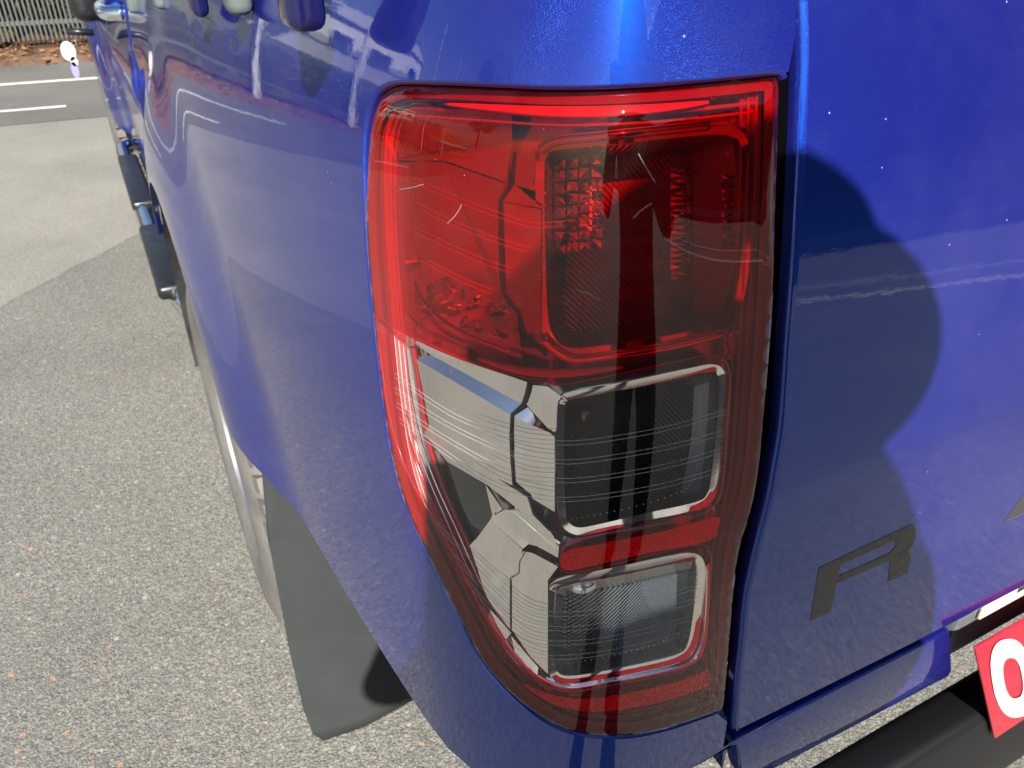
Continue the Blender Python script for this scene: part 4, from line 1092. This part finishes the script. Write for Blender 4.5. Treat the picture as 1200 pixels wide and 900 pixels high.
# tall white posts standing along the verge
for k, (x, h) in enumerate(((-9.5, 4.2), (-5.6, 4.0), (-3.3, 3.8), (-13.5, 4.3))):
    y = FA[1]+(x-FA[0])*(FB[1]-FA[1])/(FB[0]-FA[0])-0.1
    po = empty('white_post', (x, y, 0))
    tag(po, ['white post with cap standing in the grass left of the fence', 'white post at the fence end', 'white post standing among the fence pickets', 'outermost white post beside the far tree'][k], 'post', 'white posts along the verge')
    lathe('pole', [(0.062, 0.0), (0.058, 1.2), (0.055, h)], (0, 0, 0), (0, 0, 1), WPOST, po, 16)
    lathe('cap', [(0.068, h), (0.068, h+0.03), (0.03, h+0.06), (0.0, h+0.065)], (0, 0, 0), (0, 0, 1), WPOST, po, 16)
# leaf litter along the fence foot
LEAF = [simple('dry_leaf_%d' % i, c, 0.7) for i, c in enumerate(((0.30, 0.13, 0.05), (0.22, 0.09, 0.04), (0.36, 0.22, 0.10)))]
for i, m in enumerate(LEAF):
    V = []; F = []
    for k in range(900):
        t = 26+random.uniform(-14, 4); o_ = random.gauss(-0.15, 0.25); c = fpt(t, 0.05+max(0, (o_+0.5)*0.09)+random.uniform(0, 0.03), o_)
        q = Matrix.Rotation(random.uniform(0, 6.28), 3, 'Z') @ Matrix.Rotation(random.uniform(-0.6, 0.6), 3, 'X'); r_ = random.uniform(0.02, 0.05); b = len(V)
        V += [c+q @ Vector(v)*r_ for v in ((-1, 0, 0), (0, -0.5, 0.1), (1, 0, 0), (0, 0.5, 0.1))]; F.append((b, b+1, b+2, b+3))
    o = mesh('leaf_litter', V, F, m); tag(o, 'dry brown fallen leaves scattered along the fence foot', 'leaves', kind='stuff')
# foliage
BARK = simple('grey_brown_bark', (0.12, 0.09, 0.07), 0.9, noise=0.3, nscale=12, bmp=0.5, bscale=30)
def leafmat(name, c):
    m, n, l, p = mat(name); setp(p, Roughness=0.55, Base_Color=c)
    t = tex(n, l, 'Noise', 1.6, Detail=4.0); r_ = ramp(n, l, t.outputs[0], [(0.3, tuple(v*0.6 for v in c)), (0.7, tuple(v*1.5 for v in c))]); l.new(r_.outputs[0], p.inputs['Base Color']); return m
LG = [leafmat('dark_foliage', (0.03, 0.055, 0.015)), leafmat('mid_foliage', (0.06, 0.09, 0.022)), leafmat('pale_foliage', (0.11, 0.13, 0.04))]
def crown(name, par, blobs, n, size, m):
    V = []; F = []
    for k in range(n):
        c, r_ = random.choice(blobs)
        d = Vector((random.gauss(0, 1), random.gauss(0, 1), random.gauss(0, 1))).normalized()*r_*random.uniform(0.45, 1.0)**0.5
        p = Vector(c)+d; a_ = Vector((random.gauss(0, 1), random.gauss(0, 1), random.gauss(0, 0.6))).normalized(); b_ = a_.cross(Vector((random.gauss(0, 1), random.gauss(0, 1), random.gauss(0, 1)))).normalized()
        s_ = size*random.uniform(0.6, 1.4); i0 = len(V)
        V += [p-a_*s_, p-b_*s_*0.45, p+a_*s_, p+b_*s_*0.45]; F.append((i0, i0+1, i0+2, i0+3))
    return mesh(name, V, F, m, par)
def tree(x, y, z, h, w, label, m, n=5000, sz_=0.14, name='tree'):
    t = empty(name, (x, y, z)); tag(t, label, 'tree', 'trees beyond the fence')
    blobs = []
    V, F = tube_data([(0, 0, -0.3), (0.05*h*0.1, 0, h*0.25), (0.02*h, 0.01*h, h*0.55), (0, 0, h*0.85)], [0.05*h*0.6, 0.04*h*0.6, 0.025*h*0.6, 0.006*h], 8)
    for k in range(9):
        a_ = k*2.4+random.random(); e = Vector((math.cos(a_)*w*random.uniform(0.3, 0.62), math.sin(a_)*w*random.uniform(0.3, 0.62), h*random.uniform(0.42, 0.92)))
        v, f = tube_data([(0, 0, h*(0.25+0.04*k)), tuple(e*0.5+Vector((0, 0, h*0.18))), tuple(e)], [0.013*h, 0.009*h, 0.004*h], 6)
        b = len(V); V += v; F += [tuple(i+b for i in q) for q in f]; blobs.append((tuple(e), w*random.uniform(0.2, 0.34)))
    blobs.append(((0, 0, h*0.85), w*0.3))
    mesh('trunk', V, F, BARK, t, True); crown('crown', t, blobs, n, sz_, m)
    return t
tree(-9.0, 26, 1.3, 4.2, 4.0, 'broad dark tree on the grass bank beyond the white building', LG[0])
tree(-22, 34, 1.5, 5.0, 5.0, 'tall pale tree far along the grass bank', LG[2])
tree(4.0, 20, 1.3, 5.0, 4.8, 'mid green tree on the bank ahead of the truck', LG[1])
tree(11.0, 26, 1.5, 8.0, 6.0, 'dense dark tree at the far end of the bank', LG[0])
tree(-32, 12, 1.0, 8.0, 6.0, 'lone round tree beside the road on the open side', LG[1])
def shrub(x, y, z, h, w, label, m, n=900, cat='shrub', group='shrubs behind the fence'):
    t = empty('shrub', (x, y, z)); tag(t, label, cat, group)
    V = []; F = []; blobs = []
    for k in range(7):
        a_ = k*0.9+random.random()*0.4; e = (math.cos(a_)*w*0.32, math.sin(a_)*w*0.32, h*random.uniform(0.45, 0.8)); blobs.append((e, w*0.26))
        v, f = tube_data([(0, 0, 0), tuple(c*0.6 for c in e), e], [0.015, 0.01, 0.005], 5); b = len(V); V += v; F += [tuple(i+b for i in q) for q in f]
    mesh('stems', V, F, BARK, t, True); crown('foliage', t, blobs, n, 0.055, m)
for k, (x, off, h, w, mi) in enumerate(((-2.6, 0.8, 0.9, 1.1, 0), (-1.5, 0.75, 0.7, 0.9, 1), (-0.6, 0.85, 1.0, 1.1, 0), (0.4, 0.75, 0.8, 1.0, 1), (-4.0, 0.8, 1.0, 1.2, 0), (-5.5, 0.8, 1.1, 1.3, 0), (-7.0, 0.8, 1.0, 1.3, 0), (-8.6, 0.8, 1.1, 1.3, 0), (-10.4, 0.8, 1.0, 1.3, 0))):
    shrub(x, FA[1]+(x-FA[0])*(FB[1]-FA[1])/(FB[0]-FA[0])+off, 0.12, h, w, 'leafy green shrub growing between the picket fence and the concrete wall', LG[mi])
# white building with low roof, red van far away
bld = empty('building', (-14.0, 31.0, 1.5)); tag(bld, 'long white building with pale low roof beyond the bank', 'building')
WW = simple('white_render', (0.62, 0.62, 0.60), 0.8, noise=0.08, nscale=2); ROOF = simple('pale_roof_sheet', (0.55, 0.55, 0.55), 0.5)
box('wall', (0, 0, 1.6), (14, 7, 3.2), WW, bld)
V = [(-7.4, -3.9, 3.2), (7.4, -3.9, 3.2), (7.4, 3.9, 3.2), (-7.4, 3.9, 3.2), (-7.4, 0, 4.5), (7.4, 0, 4.5)]
mesh('roof', V, [(0, 1, 5, 4), (3, 4, 5, 2), (0, 4, 3), (1, 2, 5), (0, 3, 2, 1)], ROOF, bld)
for k in range(5):
    wdw = box('window', (-5.4+k*2.6, -3.53, 1.7), (1.5, 0.08, 1.3), WPOST, bld); box('pane', (-5.4+k*2.6, -3.585, 1.7), (1.34, 0.03, 1.14), GLASSD, wdw)
# open side behind the truck: low dark wall, gravel bank and white rail
GRAVEL = grassmat('brown_gravel', (0.12, 0.10, 0.085), (0.26, 0.22, 0.19), 12.0)
dw = strip('block_wall', [(0, 0.0), (0, 0.62), (0.03, 0.65), (0.22, 0.65), (0.22, 0.2)][::-1], (40, -22.5), (-16, -28.8), simple('dark_block_wall', (0.06, 0.06, 0.065), 0.8, noise=0.3, nscale=4), 40, 0.0, kind=None)
tag(dw, 'low dark block wall at the edge of the yard behind the truck', 'wall')
strip('gravel_bank', [(0.15, 0.5), (1.0, 0.75), (4.0, 1.35), (8, 1.45), (60, 1.5)], (40, -22.5), (-16, -28.8), GRAVEL, 60, 0.05)
rl = empty('handrail', (12, -33.0, 1.4)); tag(rl, 'white two-bar handrail on top of the gravel bank', 'railing')
for z in (0.45, 0.95):
    tube('bar', [(-14, -1.15, z), (14, 1.15, z)], 0.035, WPOST, rl, 8)
for k in range(11): tube('post', [(-14+2.8*k, -1.15+0.23*k, -0.1), (-14+2.8*k, -1.15+0.23*k, 0.97)], 0.03, WPOST, rl, 8)
hb = empty('warehouse', (21, -13, 0)); hb.rotation_euler = (0, 0, R(58))
tag(hb, 'large dark clad warehouse with gabled roof across the yard behind the truck', 'warehouse')
SHED = simple('dark_cladding', (0.02, 0.022, 0.028), 0.7, noise=0.1, nscale=2)
V = [(-40, -6, 0), (40, -6, 0), (40, 6, 0), (-40, 6, 0), (-40, -6, 9), (40, -6, 9), (40, 6, 9), (-40, 6, 9), (-40, 0, 12), (40, 0, 12)]
mesh('wall', V, [(0, 1, 5, 4), (1, 2, 6, 9, 5), (2, 3, 7, 6), (3, 0, 4, 8, 7)], SHED, hb)
mesh('roof', [(-40.4, -6.5, 8.8), (40.4, -6.5, 8.8), (40.4, 0, 12.1), (-40.4, 0, 12.1), (40.4, 6.5, 8.8), (-40.4, 6.5, 8.8)], [(0, 1, 2, 3), (3, 2, 4, 5)], SHED, hb)
box('kerb_plinth', (0, 6.1, 0.15), (80.4, 0.3, 0.3), CONC, hb)
# ================================================================== the photographer, standing behind the phone
PX, PY = 0.055, -0.465
FACE = -1.0
fx, fy = math.sin(R(FACE)), math.cos(R(FACE))
PS = 0.96                        # stature
def body_pt(r_, f_, z):
    if f_ < 0.3: z = z*PS
    else: f_ -= 0.06
    return Vector((PX+r_*fy+f_*fx, PY-r_*fx+f_*fy, z))
J = []; E_ = []; RAD = []
def add(r_, f_, z, rad, parent=None):
    J.append(body_pt(r_, f_, z)); RAD.append(rad if isinstance(rad, tuple) else (rad, rad))
    if parent is not None: E_.append((parent, len(J)-1))
    return len(J)-1
pel = add(0, -0.02, 0.96, (0.155, 0.115)); ab = add(0, 0.0, 1.10, (0.14, 0.10), pel); ch = add(0, 0.0, 1.28, (0.20, 0.13), ab)
nb = add(0, 0.02, 1.42, (0.235, 0.13), ch); nk = add(0, 0.035, 1.51, (0.20, 0.13), nb); hd0 = add(0, 0.075, 1.60, 0.10, nk); hd1 = add(0, 0.085, 1.635, (0.078, 0.09), hd0); hd2 = add(0, 0.075, 1.70, 0.06, hd1)
for sg in (-1, 1):
    hip = add(0.095*sg, -0.02, 0.88, 0.095, pel); kn = add(0.115*sg, 0.01, 0.48, 0.06, hip); an_ = add(0.125*sg, -0.03, 0.10, 0.042, kn); he = add(0.125*sg, -0.02, 0.05, 0.045, an_); to = add(0.14*sg, 0.15, 0.035, 0.036, he)
    sh = add(0.20*sg, 0.0, 1.40, 0.075, ch); el = add(0.27*sg, 0.10, 1.16, 0.056, sh); wr = add(0.105*sg, 0.335, 1.235, 0.028, el); pm = add(0.075*sg, 0.385, 1.26, (0.03, 0.02), wr)
    for k in range(4):
        a1_ = add((0.072)*sg, 0.425, 1.305-0.022*k, 0.0095, pm); a2_ = add(0.055*sg, 0.448, 1.312-0.023*k, 0.0085, a1_); add(0.03*sg, 0.452, 1.31-0.023*k, 0.0075, a2_)
    t1_ = add(0.055*sg, 0.395, 1.225, 0.011, pm); t2_ = add(0.04*sg, 0.415, 1.23, 0.0095, t1_); add(0.02*sg, 0.42, 1.245, 0.008, t2_)
me = D.meshes.new('person_skeleton'); me.from_pydata([tuple(j) for j in J], E_, []); tmp = D.objects.new('person_skeleton', me); COL.objects.link(tmp)
sk = tmp.modifiers.new('skin', 'SKIN'); sk.use_smooth_shade = True; sb_ = tmp.modifiers.new('sub', 'SUBSURF'); sb_.levels = 2; sb_.render_levels = 2
for i, v in enumerate(me.skin_vertices[0].data): v.radius = RAD[i]; v.use_root = (i == 0)
bpy.context.view_layer.update()
bme = D.meshes.new_from_object(tmp.evaluated_get(bpy.context.evaluated_depsgraph_get())); bme.name = 'person'
D.objects.remove(tmp)
JACK = simple('dark_navy_fleece', (0.07, 0.072, 0.085), 0.9, noise=0.2, nscale=80, bmp=0.2, bscale=200); JEAN = simple('charcoal_trousers', (0.06, 0.065, 0.08), 0.9, noise=0.2, nscale=100)
SKIN = simple('skin', (0.50, 0.30, 0.22), 0.5); HAIR = simple('dark_hair', (0.03, 0.02, 0.015), 0.6); SHOE = simple('black_shoe', (0.012, 0.012, 0.012), 0.4)
bme.materials.clear()
for m in (JACK, JEAN, SKIN, SHOE): bme.materials.append(m)
for p in bme.polygons:
    c = p.center; f_ = (c.x-PX)*fx+(c.y-PY)*fy
    p.material_index = 3 if c.z < 0.095 else 1 if c.z < 0.95 else 2 if (c.z > 1.56*PS or f_ > 0.28) else 0
    p.use_smooth = True
person = D.objects.new('person', bme); COL.objects.link(person)
tag(person, 'person in dark jacket and charcoal trousers holding a phone up to the tail lamp', 'person')
def pchild(name, bm, m): return bm_obj(name, bm, m, person, True)
bm = bmesh.new(); bmesh.ops.create_uvsphere(bm, u_segments=24, v_segments=16, radius=1.0)
bmesh.ops.scale(bm, vec=(0.088, 0.102, 0.10), verts=bm.verts); bmesh.ops.rotate(bm, cent=(0, 0, 0), matrix=Matrix.Rotation(R(-FACE), 3, 'Z'), verts=bm.verts)
bmesh.ops.translate(bm, vec=body_pt(0, 0.058, 1.675), verts=bm.verts)
bmesh.ops.delete(bm, geom=[v for v in bm.verts if v.co.z < 1.66 and (v.co.x-PX)*fx+(v.co.y-PY)*fy > 0.08], context='VERTS'); pchild('hair', bm, HAIR)
hat = lathe('hat', [(0.0, 0.068), (0.06, 0.065), (0.09, 0.05), (0.10, 0.015), (0.108, 0.0), (0.13, -0.006), (0.16, -0.02), (0.16, -0.024), (0.10, -0.006)], body_pt(0, 0.05, 1.70), (0.03, 0.06, 1), JACK, person, 32)
for sg in (-1, 1):
    bm = bmesh.new(); bmesh.ops.create_uvsphere(bm, u_segments=12, v_segments=8, radius=0.012); bmesh.ops.translate(bm, vec=body_pt(0.032*sg, 0.168, 1.635), verts=bm.verts); pchild('eye', bm, SIGNW)
    bm = bmesh.new(); bmesh.ops.create_uvsphere(bm, u_segments=12, v_segments=8, radius=0.028); bmesh.ops.scale(bm, vec=(0.45, 0.6, 1.1), verts=bm.verts); bmesh.ops.translate(bm, vec=body_pt(0.085*sg, 0.07, 1.62), verts=bm.verts); pchild('ear', bm, SKIN)
bm = bmesh.new(); bmesh.ops.create_cone(bm, cap_ends=True, segments=10, radius1=0.016, radius2=0.005, depth=0.045); bmesh.ops.translate(bm, vec=body_pt(0, 0.178, 1.612), verts=bm.verts); pchild('nose', bm, SKIN)
bm = bmesh.new(); bm_box(bm, (0, 0, 0), (0.045, 0.01, 0.012), Matrix.Rotation(R(-FACE), 3, 'Z'), 0.004); bmesh.ops.translate(bm, vec=body_pt(0, 0.152, 1.575), verts=bm.verts); pchild('mouth', bm, simple('lips', (0.4, 0.16, 0.14), 0.5))
phone = empty('phone', tuple(body_pt(0, 0.438, 1.275))); tag(phone, 'black phone held upright in both hands of the person', 'phone')
rotp = Matrix.Rotation(-YAW, 3, 'Z') @ Matrix.Rotation(-PITCH, 3, 'X')
box('case', (0, 0, 0), (0.15, 0.009, 0.075), BLACKP, phone, rotp, 0.004)
